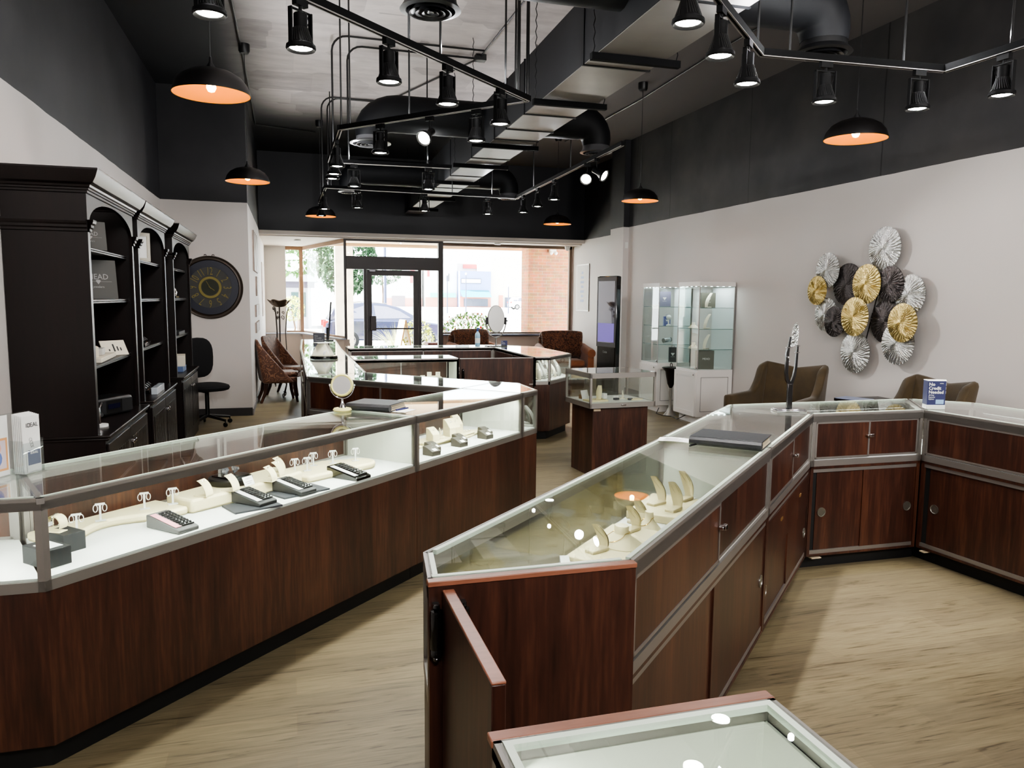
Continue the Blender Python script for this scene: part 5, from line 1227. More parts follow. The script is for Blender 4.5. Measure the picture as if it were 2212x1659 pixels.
# ---------------------------------------------------------------- brown sofa chairs at the window
def chenille():
    m = bpy.data.materials.new('brown_chenille'); m.use_nodes = True; nt = m.node_tree; b = nt.nodes['Principled BSDF']; b.inputs['Roughness'].default_value = .85; b.inputs['Sheen Weight'].default_value = .4
    tc = _n(nt, 'ShaderNodeTexCoord'); nz = _n(nt, 'ShaderNodeTexNoise', Scale=26.0, Detail=2.0, Distortion=1.5); nt.links.new(tc.outputs['Object'], nz.inputs['Vector'])
    r = _n(nt, 'ShaderNodeValToRGB'); e = r.color_ramp.elements; e[0].position = .42; e[0].color = (*lin((60, 32, 22)), 1); e[1].position = .6; e[1].color = (*lin((122, 78, 52)), 1)
    nt.links.new(nz.outputs['Fac'], r.inputs['Fac']); nt.links.new(r.outputs['Color'], b.inputs['Base Color']); return m
chen = chenille(); rust = pm('rust_upholstery', (150, 92, 60), .8, var=.12, vscale=14, sheen=.3)
def sofa_proto():
    t = thing('sofa_chair', 'x', 'armchair', (0, 0, 0), 0, 'brown rolled arm chairs at the window')
    # faces -Y
    def bc(u, v):
        a = -1 + 2 * u; prof = [(.22, .46), (.13, .62), (.10, .80), (.12, .95), (.19, 1.03), (.28, 1.02), (.33, .94)]
        k = v * (len(prof) - 1); i = min(int(k), len(prof) - 2); f = k - i
        y = prof[i][0] * (1 - f) + prof[i + 1][0] * f; z = prof[i][1] * (1 - f) + prof[i + 1][1] * f
        return (a * (.40 + .06 * v), y, z - .03 * a ** 4)
    b = obj('back_cushion', MB().grid(bc, 15, 13), chen, t, recalc=False); so = b.modifiers.new('padding', 'SOLIDIFY'); so.thickness = .1; so.offset = -1; b.modifiers.new('smooth', 'SUBSURF').render_levels = 1
    obj('back_frame', MB().box(-.46, .46, .30, .40, .12, .9), chen, t, bevel=.04)
    obj('seat_base', MB().box(-.42, .42, -.42, .3, .10, .32), rust, t, bevel=.03)
    obj('seat_cushion', MB().box(-.35, .35, -.44, .16, .325, .47), rust, t, bevel=.05)
    for s_ in (-1, 1):
        obj('rolled_arm', MB().tube([(s_ * .46, .3, .68), (s_ * .47, .0, .63), (s_ * .47, -.38, .60), (s_ * .47, -.44, .60)], [.085, .095, .095, .08], 14).box(s_ * .46 - .06, s_ * .46 + .06, -.42, .32, .10, .60), rust, t)
    for x in (-.38, .38):
        for y in (-.36, .34): obj('leg', MB().tube([(x, y, .1), (x, y, 0)], [.03, .022], 8), legm, t)
    return t
s1 = sofa_proto(); s1.location = (5.3, 14.55, 0); s1.rotation_euler = (0, 0, math.radians(-8)); s1['label'] = 'brown chenille armchair with rust arms at the right end of the window'
dup(s1, (3.72, 15.5, 0), math.radians(20), 'brown chenille armchair half hidden behind the oval mirror')
# ---------------------------------------------------------------- kiosk
t = thing('screen_kiosk', 'tall black free standing screen kiosk before the right column', 'kiosk', (4.95, 11.5, 0), math.radians(-75))
# screen normal toward -Y
obj('cabinet', MB().box(-.24, .24, -.05, .05, .0, 2.03), blackg, t, bevel=.02)
obj('bezel', MB().box(-.245, .245, -.056, -.05, .9, 2.02), pm('grey_kiosk_bezel', (96, 96, 100), .25, .5), t, bevel=.005)
scr = pm('glossy_screen', (10, 10, 14), .04, coat=1.0)
obj('screen', MB().box(-.21, .21, -.0575, -.056, .97, 1.95), pm('reflecting_screen_glass', (170, 172, 186), .03, .9), t)
obj('lower_picture', MB().box(-.205, .205, -.059, -.0576, .98, 1.28), pm('lavender_screen', (96, 86, 140), .2, emit=(120, 104, 180), es=.4), t)
obj('lettering', MB().text('Brita', .06, T(-.03, -.0515, .80) @ Matrix.Rotation(PI / 2, 4, 'X')) if False else MB().text('Unix', .06, T(-.02, -.0515, .80) @ Matrix.Rotation(PI / 2, 4, 'X')), inkg, t)
obj('foot', MB().box(-.3, .3, -.2, .2, 0, .02), blackp, t, bevel=.004)
# wall poster
t = thing('wall_poster', 'white framed poster with faint blue print on the far right wall', 'poster', (XR2, 15.72, 1.9))
obj('frame', MB().box(XR2 - .02, XR2, 15.36, 16.08, 1.40, 2.41), alu, t, world=True); obj('sheet', MB().box(XR2 - .023, XR2 - .02, 15.39, 16.05, 1.43, 2.38), paper, t, world=True)
m = MB()
for k, (z, w_) in enumerate(((2.2, .1), (2.1, .16), (2.0, .2), (1.9, .14), (1.8, .22), (1.7, .12), (1.6, .2))): m.box(XR2 - .025, XR2 - .023, 15.72 - w_ / 2, 15.72 + w_ / 2, z, z + .05)
obj('printing', m, pm('pale_blue_ink', (170, 186, 220), .6), t, world=True)
# ---------------------------------------------------------------- glass towers
towerw = pm('white_lacquer', (222, 218, 214), .35)
def tower(y0, y1, label):
    x0, x1 = 5.21, 5.745
    t = thing('display_tower', label, 'display tower', ((x0 + x1) / 2, (y0 + y1) / 2, 0), 0, 'white glass display towers on the right wall')
    obj('cabinet', MB().box(x0, x1, y0, y1, .1, .735), towerw, t, world=True, bevel=.003)
    obj('plinth', MB().box(x0 + .05, x1 - .04, y0 + .04, y1 - .04, 0, .1), towerw, t, world=True)
    d = obj('cabinet_door', MB().box(x0 - .018, x0, y0 + .005, y1 - .005, .11, .70), towerw, t, world=True)
    m = MB()
    for a in ((y0 + .005, y1 - .005, .11, .17), (y0 + .005, y1 - .005, .64, .70), (y0 + .005, y0 + .07, .17, .64), (y1 - .07, y1 - .005, .17, .64)): m.box(x0 - .026, x0 - .018, a[0], a[1], a[2], a[3])
    obj('door_frame', m, towerw, d, world=True)
    obj('knob', MB().ball((x0 - .036, y0 + .03, .67), .012, nu=10, nv=7), chrome, d, world=True)
    m = MB()
    for a in ((x0 + .06, x1 - .06, .63, .637), (x0 + .06, x1 - .06, .17, .177)): m.box(a[0], a[1], y0 - .004, y0, a[2], a[3])
    m.box(x0 + .06, x0 + .067, y0 - .004, y0, .17, .637).box(x1 - .067, x1 - .06, y0 - .004, y0, .17, .637)
    obj('side_bead', m, pm('grey_bead_' + str(y0), (150, 148, 146), .5), t, world=True)
    obj('top_cap', MB().box(x0, x1, y0, y1, 1.845, 1.905), towerw, t, world=True, bevel=.002)
    m = MB()
    for k in range(5): m.lathe([(0, -.002), (.012, -.002), (.014, 0)], 10, (x0 + .04, y0 + .05 + k * (y1 - y0 - .1) / 4, 1.845)).lathe([(0, -.002), (.012, -.002), (.014, 0)], 10, (x0 + .1 + k * .09, y0 + .03, 1.845))
    obj('led_spots', m, emis('tower_led_' + str(y0), (240, 255, 255), 14), t, world=True)
    for nm, a in (('front_glass', (x0 + .004, x0 + .01, y0 + .012, y1 - .012)), ('side_glass', (x0 + .012, x1, y0 + .004, y0 + .01)), ('side_glass', (x0 + .012, x1, y1 - .01, y1 - .004))):
        obj(nm, MB().box(a[0], a[1], a[2], a[3], .735, 1.845), towerglass, t, world=True)
    obj('corner_post', MB().box(x0 + .002, x0 + .012, y0 + .002, y0 + .012, .735, 1.845).box(x1 - .01, x1, y0 + .002, y0 + .012, .735, 1.845).box(x0 + .002, x0 + .012, y1 - .012, y1 - .002, .735, 1.845), alu, t, world=True)
    for z in (1.0, 1.275, 1.555):
        sh = obj('glass_shelf', MB().box(x0 + .02, x1 - .01, y0 + .02, y1 - .02, z, z + .006), towerglass, t, world=True)
        obj('shelf_edge', MB().box(x0 + .017, x0 + .02, y0 + .02, y1 - .02, z, z + .006).box(x0 + .02, x1 - .01, y0 + .017, y0 + .02, z, z + .006), pm('dark_green_edge_%s_%s' % (y0, z), (70, 110, 104), .2), sh, world=True)
    obj('back_board', MB().box(x1 - .006, x1, y0 + .012, y1 - .012, .735, 1.845), pm('pale_back_%s' % y0, (206, 212, 214), .3), t, world=True)
    obj('lock', MB().cbox(x0 - .004, y0 + .03, .76, .02, .02, .02), chrome, t, world=True)
    return t
tower(9.12, 9.70, 'white display tower with glass shelves of necklaces, nearer of the two')
tower(10.28, 10.82, 'white display tower holding a purple gift bag, farther of the two')
giftg = pm('olive_grey_bag', (86, 86, 74), .6); purp = pm('violet_grey_bag', (104, 98, 128), .6)
def gift_bag(x, y, z, rz, w, d, h, mat, label, txt=None):
    t = thing('gift_bag', label, 'gift bag', (x, y, z), rz)
    obj('bag_body', MB().box(-w / 2, w / 2, -d / 2, d / 2, 0, h), mat, t)
    obj('handle', MB().tube([(-w * .2, -d / 2 + .004, h), (-w * .15, -d / 2 + .004, h + .03), (w * .15, -d / 2 + .004, h + .03), (w * .2, -d / 2 + .004, h)], .0025, 5), mat, t)
    m = MB(); M = T(0, -d / 2 - .0005, 0) @ Matrix.Rotation(PI / 2, 4, 'X')
    if txt: m.text(txt, h * .16, M @ T(0, h * .5, 0))
    else: m.add([(-.03, h * .62, 0), (.03, h * .62, 0), (0, h * .42, 0)], [(0, 2, 1)], M).box(-.03, .03, h * .36, h * .375, 0, .0005, M)
    obj('emblem', m, inkw, t); return t
gift_bag(5.40, 10.50, 1.562, math.radians(-12), .19, .09, .22, purp, 'violet grey gift bag with white emblem on the top shelf of the farther tower')
gift_bag(5.53, 10.42, .736, math.radians(-20), .11, .07, .22, charbox, 'small dark gift bag at the bottom of the farther tower')
gift_bag(5.42, 9.30, .736, math.radians(-8), .22, .12, .25, giftg, 'large olive grey gift bag lettered MEAD at the bottom of the nearer tower', 'MEAD')
gift_bag(5.50, 9.42, 1.562, math.radians(-8), .2, .09, .2, giftg, 'olive grey gift bag on the top shelf of the nearer tower', None)
for z, y, l in ((1.562, 9.26, 'top'), (1.282, 9.28, 'second'), (1.007, 9.28, 'third')): necklace_form((5.43, y, z), math.radians(-70), f'pale necklace stand on the {l} shelf of the nearer tower', whiteform, 'necklace stands in the nearer tower', .2)
bust((5.36, 9.52, 1.282), -1.2, 'pale flat necklace bust on the second shelf of the nearer tower', whiteform, .8)
bust((5.37, 9.52, 1.007), -1.2, 'ivory necklace bust on the third shelf of the nearer tower', whiteform, .8)
t = thing('ring_ball_stand', 'white ball shaped ring stand on the second shelf of the farther tower', 'ring stand', (5.46, 10.44, 1.282)); obj('ball', MB().ball((0, 0, .12), .038), whitep, t); obj('stem', MB().lathe([(0, 0), (.035, 0), (.035, .01), (.012, .02), (.012, .09), (0, .09)], 16), whitep, t)
t = thing('watch_roll', 'silver and dark watch cuff lying on the third shelf of the farther tower', 'watch stand', (5.45, 10.46, 1.007), .3); obj('cuff', MB().tube([(-.07, 0, .05), (.06, 0, .06)], .035, 14), silver, t); obj('watch_face', MB().lathe([(0, 0), (.036, 0), (.036, .008), (0, .008)], 20, M=T(.062, 0, .06) @ Matrix.Rotation(PI / 2, 4, 'Y')), gun, t); obj('foot', MB().box(-.05, .05, -.03, .03, 0, .015), acr, t)
gift_bag(5.52, 10.62, 1.282, -.2, .1, .05, .13, pm('blue_small_bag', (80, 84, 150), .5), 'small blue gift bag on the second shelf of the farther tower')
# floor urn lamp between towers
t = thing('tulip_stand', 'dark wood tulip shaped pedestal with ring handle between the two white towers', 'pedestal', (5.28, 9.97, 0))
obj('cup', MB().lathe([(0, .40), (.02, .40), (.05, .46), (.07, .56), (.085, .64), (.13, .685), (.13, .70), (0, .70)], 24), espresso, t); obj('stem', MB().lathe([(0, .1), (.09, .0), (.1, .0), (.05, .06), (.022, .12), (.018, .25), (.024, .33), (.02, .41), (0, .41)], 20), pm('pewter_stem', (150, 146, 140), .4, .6), t); obj('ring_handle', MB().tube([(0, .03 * math.cos(a), .73 + .03 * math.sin(a)) for a in [k * PI / 8 for k in range(16)]], .006, 6, True), iron, t)
t = thing('power_cord', 'thin black power cord on the floor under the white towers', 'cord', (5.2, 9.9, 0)); obj('cable', MB().tube([(5.22, 10.2, .08), (5.14, 10.12, .012), (5.16, 9.95, .006), (5.24, 9.85, .006), (5.2, 9.6, .006), (5.24, 9.45, .08)], .006, 6), blackp, t, world=True)
# ---------------------------------------------------------------- olive wing chairs
velv = pm('olive_velvet', (64, 49, 22), .75, var=.25, vscale=7, sheen=.25, bump=.08, bscale=120)
def wing_proto():
    t = thing('wing_chair', 'x', 'armchair', (0, 0, 0), 0, 'olive velvet wing chairs on the right wall')
    # faces +X, back at -X; shell runs round from arm to arm
    def sh(u, v):
        a = -1 + 2 * u; s_ = abs(a)
        w = min(1, s_ / .5); f = max(0, (s_ - .5) / .5)          # f: 0 at back corner, 1 at arm front
        ztop = 1.0 - .035 * (1 - w) + (.02 * w) if f < .001 else 1.02 - .10 * f * 2.2 if f < .22 else (1.02 - .0484) - (.315 - .055) * min(1, (f - .22) / .16) ** .8 if f < .38 else .715 - .03 * (f - .38)
        x = -.30 + .06 * w * w + .16 * min(f, .25) / .25 * .55 + max(0, f - .25) * .72
        if f > .22 and f < .5: x -= .02
        y = .33 * math.copysign(w, a) + math.copysign(.04 * f, a)
        z = .22 + (ztop - .22) * v
        x -= .10 * v * (1 - min(1, f * 2.2)) * (z / 1.0)
        return (x, y, z)
    b = obj('wing_shell', MB().grid(sh, 61, 12), velv, t, recalc=False); so = b.modifiers.new('padding', 'SOLIDIFY'); so.thickness = .085; so.offset = 0; sb = b.modifiers.new('smooth', 'SUBSURF'); sb.render_levels = 1; sb.levels = 1
    obj('seat_base', MB().box(-.26, .33, -.31, .31, .2, .33), velv, t, bevel=.03)
    obj('seat_cushion', MB().box(-.24, .36, -.29, .29, .335, .46), velv, t, bevel=.05)
    for x in (-.24, .28):
        for y in (-.26, .26): obj('leg', MB().tube([(x, y, .22), (x * 1.15, y * 1.1, 0)], [.022, .014], 8), legm, t)
    return t
wc = wing_proto(); wc.location = (4.83, 6.80, 0); wc.rotation_euler = (0, 0, math.radians(207)); wc['label'] = 'olive velvet wing chair behind the forked metal sculpture'
dup(wc, (5.12, 5.36, 0), math.radians(177), 'olive velvet wing chair half hidden by the navy leaflet box')
t = thing('side_table', 'low dark side table with papers between the olive wing chairs', 'side table', (5.35, 6.02, 0)); obj('top', MB().box(-.26, .26, -.26, .26, .70, .73), espresso, t, bevel=.004)
for x in (-.22, .22):
    for y in (-.22, .22): obj('leg', MB().box(x - .02, x + .02, y - .02, y + .02, 0, .70), espresso, t)
solo('magazine', MB().box(-.1, .1, -.14, .14, 0, .006), pm('blue_white_cover', (150, 160, 190), .3), 'blue and white magazine on the low dark table', 'magazine', (5.22, 6.15, .731), .4)
# ---------------------------------------------------------------- wall art
def disc_metal(name, col, rough=.3):
    m = bpy.data.materials.new(name); m.use_nodes = True; nt = m.node_tree; b = nt.nodes['Principled BSDF']; b.inputs['Base Color'].default_value = (*lin(col), 1); b.inputs['Metallic'].default_value = .9; b.inputs['Roughness'].default_value = rough
    tc = _n(nt, 'ShaderNodeTexCoord'); nz = _n(nt, 'ShaderNodeTexNoise', Scale=90.0, Detail=2.0); nt.links.new(tc.outputs['Object'], nz.inputs['Vector'])
    bp = _n(nt, 'ShaderNodeBump', Strength=.8, Distance=.006); nt.links.new(nz.outputs['Fac'], bp.inputs['Height']); nt.links.new(bp.outputs['Normal'], b.inputs['Normal']); return m
dS = disc_metal('hammered_silver_leaf', (214, 214, 212)); dG = disc_metal('hammered_gold_leaf', (226, 204, 140)); dD = disc_metal('hammered_pewter', (96, 91, 91), .4)
t = thing('wall_sculpture', 'cluster of overlapping crinkled metal discs in silver, gold and pewter on the right wall', 'wall art', (XR, 6.6, 1.65))
art = [('S', 6.39, 2.186, .215, 1), ('S', 7.189, 1.999, .19, 2), ('G', 7.314, 1.78, .16, 3), ('D', 6.916, 1.839, .225, 0), ('G', 6.557, 1.839, .20, 3), ('D', 6.262, 1.835, .178, 2), ('S', 6.027, 1.734, .19, 1), ('S', 7.208, 1.517, .185, 1), ('D', 7.003, 1.447, .165, 3), ('G', 6.673, 1.507, .2, 4), ('D', 6.336, 1.465, .215, 0), ('G', 6.023, 1.465, .185, 4), ('S', 6.117, 1.267, .21, 2), ('S', 6.722, 1.135, .215, 1)]
rng = random.Random(3)
for k, y, z, r, lv in art:
    ph = rng.random() * 6; tw = rng.choice((-1, 1)) * .5; nr = 38
    def fd(u, v, ph=ph, tw=tw, r=r):
        a = 2 * PI * u; rr = r * v
        cr = .0105 * v * (1 - .25 * v) * math.sin(nr * a + 4 * math.sin(3 * a + ph) + tw * 5 * v + 2.5 * math.sin(9 * v + 2 * a)) * (1 if v < .98 else .2) + .003 * v * math.sin(61 * a + 9 * v)
        return (-.022 * (1 - v * v) - cr, rr * math.cos(a), rr * math.sin(a))
    x = XR - .06 - .024 * lv
    m = MB(T(x, y, z)); m.grid(fd, 220, 12, closeu=True)
    m.add([(.004, r * math.cos(2 * PI * i / 60), r * math.sin(2 * PI * i / 60)) for i in range(60)], [tuple(range(60))])
    lbl = {'S': 'silver disc', 'G': 'gold disc', 'D': 'dark pewter disc'}[k]
    obj('metal_disc', m, {'S': dS, 'G': dG, 'D': dD}[k], t, world=True, ang=80, label=lbl, recalc=False)
obj('wire_frame', MB().tube([(XR - .012, 7.2, 1.8), (XR - .012, 6.6, 1.8), (XR - .012, 6.1, 1.5)], .006, 6).tube([(XR - .012, 6.4, 2.2), (XR - .012, 6.7, 1.1)], .006, 6), gun, t, world=True)
# ---------------------------------------------------------------- outside
paving = pm('pale_paving', (206, 202, 196), .8, var=.08, vscale=1.5)
o = struct('pavement', MB().box(-30, 45, 19.1, 24.5, -.16, -.02).box(-.3, 6.6, 16.06, 19.1, -.12, -.02), paving)
o = struct('road', MB().box(-120, 220, 24.5, 140, -.4, -.15), pm('sunlit_asphalt', (150, 150, 152), .9, var=.1, vscale=.7))
o = struct('pavement_far', MB().box(-120, 220, 140, 260, -.4, -.12), paving)
o = struct('canopy_soffit', MB().box(-6, 9, 16.1, 19.0, 2.93, 3.1).box(-6, 9, 18.9, 19.05, 2.86, 3.3), pm('peach_soffit', (236, 206, 172), .7))
def bricks():
    m = bpy.data.materials.new('orange_brick'); m.use_nodes = True; nt = m.node_tree; b = nt.nodes['Principled BSDF']; b.inputs['Roughness'].default_value = .85
    tc = _n(nt, 'ShaderNodeTexCoord'); sp = _n(nt, 'ShaderNodeSeparateXYZ'); nt.links.new(tc.outputs['Object'], sp.inputs[0])
    ad = _n(nt, 'ShaderNodeMath', operation='ADD'); nt.links.new(sp.outputs['X'], ad.inputs[0]); nt.links.new(sp.outputs['Y'], ad.inputs[1])
    cb = _n(nt, 'ShaderNodeCombineXYZ'); nt.links.new(ad.outputs[0], cb.inputs[0]); nt.links.new(sp.outputs['Z'], cb.inputs[1])
    br = _n(nt, 'ShaderNodeTexBrick'); br.inputs['Scale'].default_value = 1; br.inputs['Brick Width'].default_value = .215; br.inputs['Row Height'].default_value = .075; br.inputs['Mortar Size'].default_value = .006
    br.inputs['Color1'].default_value = (*lin((186, 116, 74)), 1); br.inputs['Color2'].default_value = (*lin((150, 104, 76)), 1); br.inputs['Mortar'].default_value = (*lin((176, 142, 112)), 1)
    nt.links.new(cb.outputs[0], br.inputs['Vector']); nz = _n(nt, 'ShaderNodeTexNoise', Scale=6.0, Detail=3.0); nt.links.new(tc.outputs['Object'], nz.inputs['Vector'])
    mx = _n(nt, 'ShaderNodeMix'); mx.data_type = 'RGBA'; mx.blend_type = 'OVERLAY'; mx.inputs[0].default_value = .5; nt.links.new(br.outputs['Color'], mx.inputs[6]); nt.links.new(nz.outputs['Color'], mx.inputs[7]); nt.links.new(mx.outputs[2], b.inputs['Base Color']); return m
brick = bricks()
struct('column_brick', MB().box(5.62, 6.84, 18.0, 18.58, -.02, 2.93), brick)
solo('flood_light', MB().box(-.08, .08, -.06, .06, -.03, .05).ball((-.06, -.08, -.04), .045).ball((.06, -.08, -.04), .045), whitep, 'white twin outdoor flood light high on the brick column', 'outdoor light', (6.2, 17.93, 2.8))
# parked car, nose to the right
carb = pm('dark_blue_car_paint', (36, 44, 84), .2, .3, coat=1.0); carg = pm('tinted_car_glass', (120, 120, 140), .05, .3); tyre = pm('tyre', (28, 28, 30), .8)
def carshape(y, top_only=False):
    low = [(0, .34), (.02, .62), (.06, .92), (.3, 1.0), (1.0, 1.02), (2.9, 1.0), (3.35, .95), (4.0, .86), (4.2, .72), (4.24, .45), (4.2, .3)]
    roof = [(.12, 1.0), (.32, 1.36), (.6, 1.52), (1.3, 1.59), (2.0, 1.56), (2.5, 1.44), (2.95, 1.2), (3.3, .98)]
    return low, roof
def car(label, loc, rz, body, sc=1.0, name='parked_car'):
    t = thing(name, label, 'car', loc, rz); low, roof = carshape(0); W_ = .86
    m = MB(); n = len(low)
    def ring(w, zo, sx): return [(x, w * (1 - .0), z) for x, z in low]
    P = low; V = [(x, -W_, z) for x, z in P] + [(x, W_, z) for x, z in P]
    m.add(V, [tuple(range(n)), tuple(range(n, 2 * n))[::-1]] + [(i, (i + 1) % n, n + (i + 1) % n, n + i) for i in range(n)])
    obj('car_body', m, body, t, bevel=.05)
    m = MB(); n = len(roof); wi = [.80, .72, .66, .64, .64, .66, .72, .80]
    V = [(x, -w_, z) for (x, z), w_ in zip(roof, wi)] + [(x, w_, z) for (x, z), w_ in zip(roof, wi)]
    m.add(V, [tuple(range(n)), tuple(range(n, 2 * n))[::-1]] + [(i, (i + 1) % n, n + (i + 1) % n, n + i) for i in range(n)])
    obj('cabin', m, body, t, bevel=.03)
    for s_ in (-1, 1):
        for pts, nm in (([(.30, 1.06), (.44, 1.30), (.72, 1.42), (.9, 1.44), (.86, 1.06)], 'rear_quarter_window'), ([(.94, 1.06), (.98, 1.45), (1.55, 1.50), (1.62, 1.06)], 'rear_window'), ([(1.72, 1.06), (1.66, 1.50), (2.1, 1.46), (2.55, 1.30), (2.9, 1.08)], 'front_window')):
            v = [(x, s_ * (.815 - .17 * max(0, (z - 1.0) / .56)), z) for x, z in pts]; obj(nm, MB().add(v, [tuple(range(len(v)))]), carg, t, smooth=False)
        for x in (.82, 3.42):
            wl = obj('wheel', MB().lathe([(.2, -.11), (.31, -.1), (.33, -.06), (.33, .06), (.31, .1), (.2, .11)], 28, M=T(x, s_ * .80, .33) @ Matrix.Rotation(PI / 2, 4, 'X')), tyre, t)
            m = MB(); M = T(x, s_ * .90, .33) @ Matrix.Rotation(PI / 2, 4, 'X'); m.lathe([(.19, -.01), (.215, -.01), (.215, .01), (.19, .01)], 28, M=M).lathe([(0, -.01), (.04, -.01), (.04, .012), (0, .012)], 14, M=M)
            for k in range(5):
                a = 2 * PI * k / 5; m.box(.03, .2, -.028, .028, -.008, .008, M @ Matrix.Rotation(a, 4, 'Z'))
            obj('alloy_rim', m, alu, wl)
    obj('tail_lamp', MB().box(-.02, .14, -.84, -.6, .78, .98), pm('red_lens_' + body.name, (170, 20, 24), .2), t); obj('tail_lamp', MB().box(-.02, .14, .6, .84, .78, .98), pm('red_lens2_' + body.name, (170, 20, 24), .2), t)
    obj('door_handle', MB().box(1.55, 1.72, -.885, -.86, .93, .955), alu, t)
    obj('roof_rail', MB().tube([(.6, -.6, 1.545), (1.3, -.6, 1.62), (2.1, -.6, 1.56)], .014, 6), alu, t); obj('roof_rail', MB().tube([(.6, .6, 1.545), (1.3, .6, 1.62), (2.1, .6, 1.56)], .014, 6), alu, t)
    t.scale = (sc,) * 3
    return t
car('dark blue estate car parked outside the entrance', (1.15, 27.6, -.15), 0, carb, 1.02)
car('white car parked beyond the brick column', (35.4, 124, -.15), 0, pm('white_car_paint', (236, 236, 238), .25, coat=.8), 1.3)
# A-board, planters, plants
pine = wood('pine_board', (176, 140, 96), (200, 164, 118), (216, 184, 140), rough=.6)
t = thing('sandwich_board', 'pale wooden A frame pavement board outside the door', 'pavement sign', (2.78, 19.5, -.02), math.radians(8))
for s_ in (-1, 1):
    M = T(0, 0, 1.12) @ Matrix.Rotation(s_ * .2, 4, 'Y')
    obj('frame_leg', MB().box(-.015, .015, -.28, -.22, -1.14, 0, M).box(-.015, .015, .22, .28, -1.14, 0, M).box(-.015, .015, -.28, .28, -.06, 0, M).box(-.015, .015, -.28, .28, -1.0, -.94, M), pine, t)
    obj('panel', MB().box(-.006, .006, -.22, .22, -.95, -.06, M), pm('board_face_%d' % s_, (222, 214, 200), .6), t)
maroon = pm('maroon_brick_planter', (90, 44, 44), .7)
solo('planter_box', MB().box(-.3, .3, -.25, .25, 0, .62), maroon, 'maroon planter box outside the right sidelight', 'planter', (3.45, 18.2, -.02), bevel=.01)
solo('planter_box', MB().box(-.25, .25, -.25, .25, 0, .62), maroon, 'maroon planter box outside the left sidelight', 'planter', (1.12, 18.4, -.02), bevel=.01)
def leaves(n, c, R, size, rg, flat=1.0, blade=False):
    m = MB()
    for _ in range(n):
        while True:
            p = Vector((rg.uniform(-1, 1), rg.uniform(-1, 1), rg.uniform(-1, 1)))
            if .2 < p.length < 1: break
        p = p.normalized() * (p.length ** .35)
        q = Vector((c[0] + p.x * R[0], c[1] + p.y * R[1], c[2] + p.z * R[2]))
        M = Matrix.Translation(q) @ Matrix.Rotation(rg.uniform(0, 6.28), 4, 'Z') @ Matrix.Rotation(rg.uniform(-1.2, 1.2), 4, 'X')
        s_ = size * rg.uniform(.6, 1.3)
        m.add([(0, -s_, 0), (s_ * .5, 0, s_ * .15), (0, s_, 0), (-s_ * .5, 0, s_ * .15)], [(0, 1, 2, 3)], M)
    return m
rg = random.Random(11)
leafg = pm('leaf_green', (86, 132, 56), .6, var=.3, vscale=3); leafy = pm('leaf_yellow_green', (176, 184, 84), .6, var=.25, vscale=3); leafd = pm('leaf_dark_green', (52, 84, 54), .6, var=.3, vscale=2); petal = pm('red_petals', (206, 52, 56), .5); petalp = pm('pink_petals', (232, 140, 150), .5); straw = pm('pale_grass_blades', (188, 192, 140), .7, var=.2); bark = pm('bark', (92, 74, 60), .9, bump=.4, bscale=20)
t = thing('flower_bush', 'bush of red and pink flowers outside the right window', 'bush', (4.35, 18.7, -.02))
obj('stems', MB().tube([(4.35, 18.7, 0), (4.4, 18.7, .6)], .03, 6).tube([(4.35, 18.7, 0), (4.0, 18.6, .7)], .02, 6).tube([(4.35, 18.7, 0), (4.8, 18.8, .7)], .02, 6), bark, t, world=True)
obj('foliage', leaves(1700, (4.35, 18.7, .72), (.78, .5, .58), .05, rg), leafg, t, world=True, smooth=False)
obj('red_flowers', leaves(130, (4.35, 18.65, .76), (.8, .52, .6), .05, rg), petal, t, world=True, smooth=False); obj('pink_flowers', leaves(170, (4.35, 18.65, .72), (.8, .52, .58), .045, rg), petalp, t, world=True, smooth=False)
t = thing('shrub', 'yellow green shrub outside the right sidelight', 'bush', (3.2, 19.6, -.02)); obj('foliage', leaves(700, (3.2, 19.6, .55), (.4, .35, .6), .045, rg), leafy, t, world=True, smooth=False); obj('stems', MB().tube([(3.2, 19.6, 0), (3.2, 19.6, .6)], .03, 6), bark, t, world=True)
t = thing('ornamental_grass', 'clump of long pale ornamental grass behind the A frame board', 'grass clump', (2.75, 20.6, -.02)); m = MB()
for _ in range(260):
    a = rg.uniform(0, 6.28); L = rg.uniform(.6, 1.15); sp_ = rg.uniform(.2, .95); w_ = .008; pts = [(sp_ * L * q ** 1.5 * math.cos(a), sp_ * L * q ** 1.5 * math.sin(a), L * (q - .38 * q * q * sp_)) for q in (0, .25, .5, .75, 1)]
    px_, py_ = -math.sin(a) * w_, math.cos(a) * w_
    m.add([(x - px_ * (1 - i / 4.3), y - py_ * (1 - i / 4.3), z) for i, (x, y, z) in enumerate(pts)] + [(x + px_ * (1 - i / 4.3), y + py_ * (1 - i / 4.3), z) for i, (x, y, z) in enumerate(pts)], [(i, i + 1, 6 + i, 5 + i) for i in range(4)])
obj('blades', m, straw, t, smooth=False)
def tree(label, x, y, h, R, mat, n=1500, name='street_tree', trunk=.16, sz=.16):
    t = thing(name, label, 'tree', (x, y, -.1)); obj('trunk', MB().tube([(x, y, -.1), (x + .1, y, h * .5), (x, y, h)], [trunk, trunk * .8, trunk * .4], 8), bark, t, world=True); obj('crown', leaves(n, (x, y, h), R, sz, rg), mat, t, world=True, smooth=False); return t
tree('bright green tree beyond the left corner window', .6, 42, 4.6, (2.4, 1.8, 1.9), leafg, 2200)
tree('dark tree seen through the left sidelight', 2.4, 33, 3.2, (1.25, 1.2, 1.5), leafd, 2000)
tree('small blue green tree seen through the top of the door', 7.2, 62, 3.6, (1.6, 1.6, 1.0), leafd, 700, trunk=.1)
tree('clipped yellow topiary ball outside the left corner window', .12, 26.5, 1.25, (.42, .42, .42), leafy, 700, 'topiary', .04, .05)
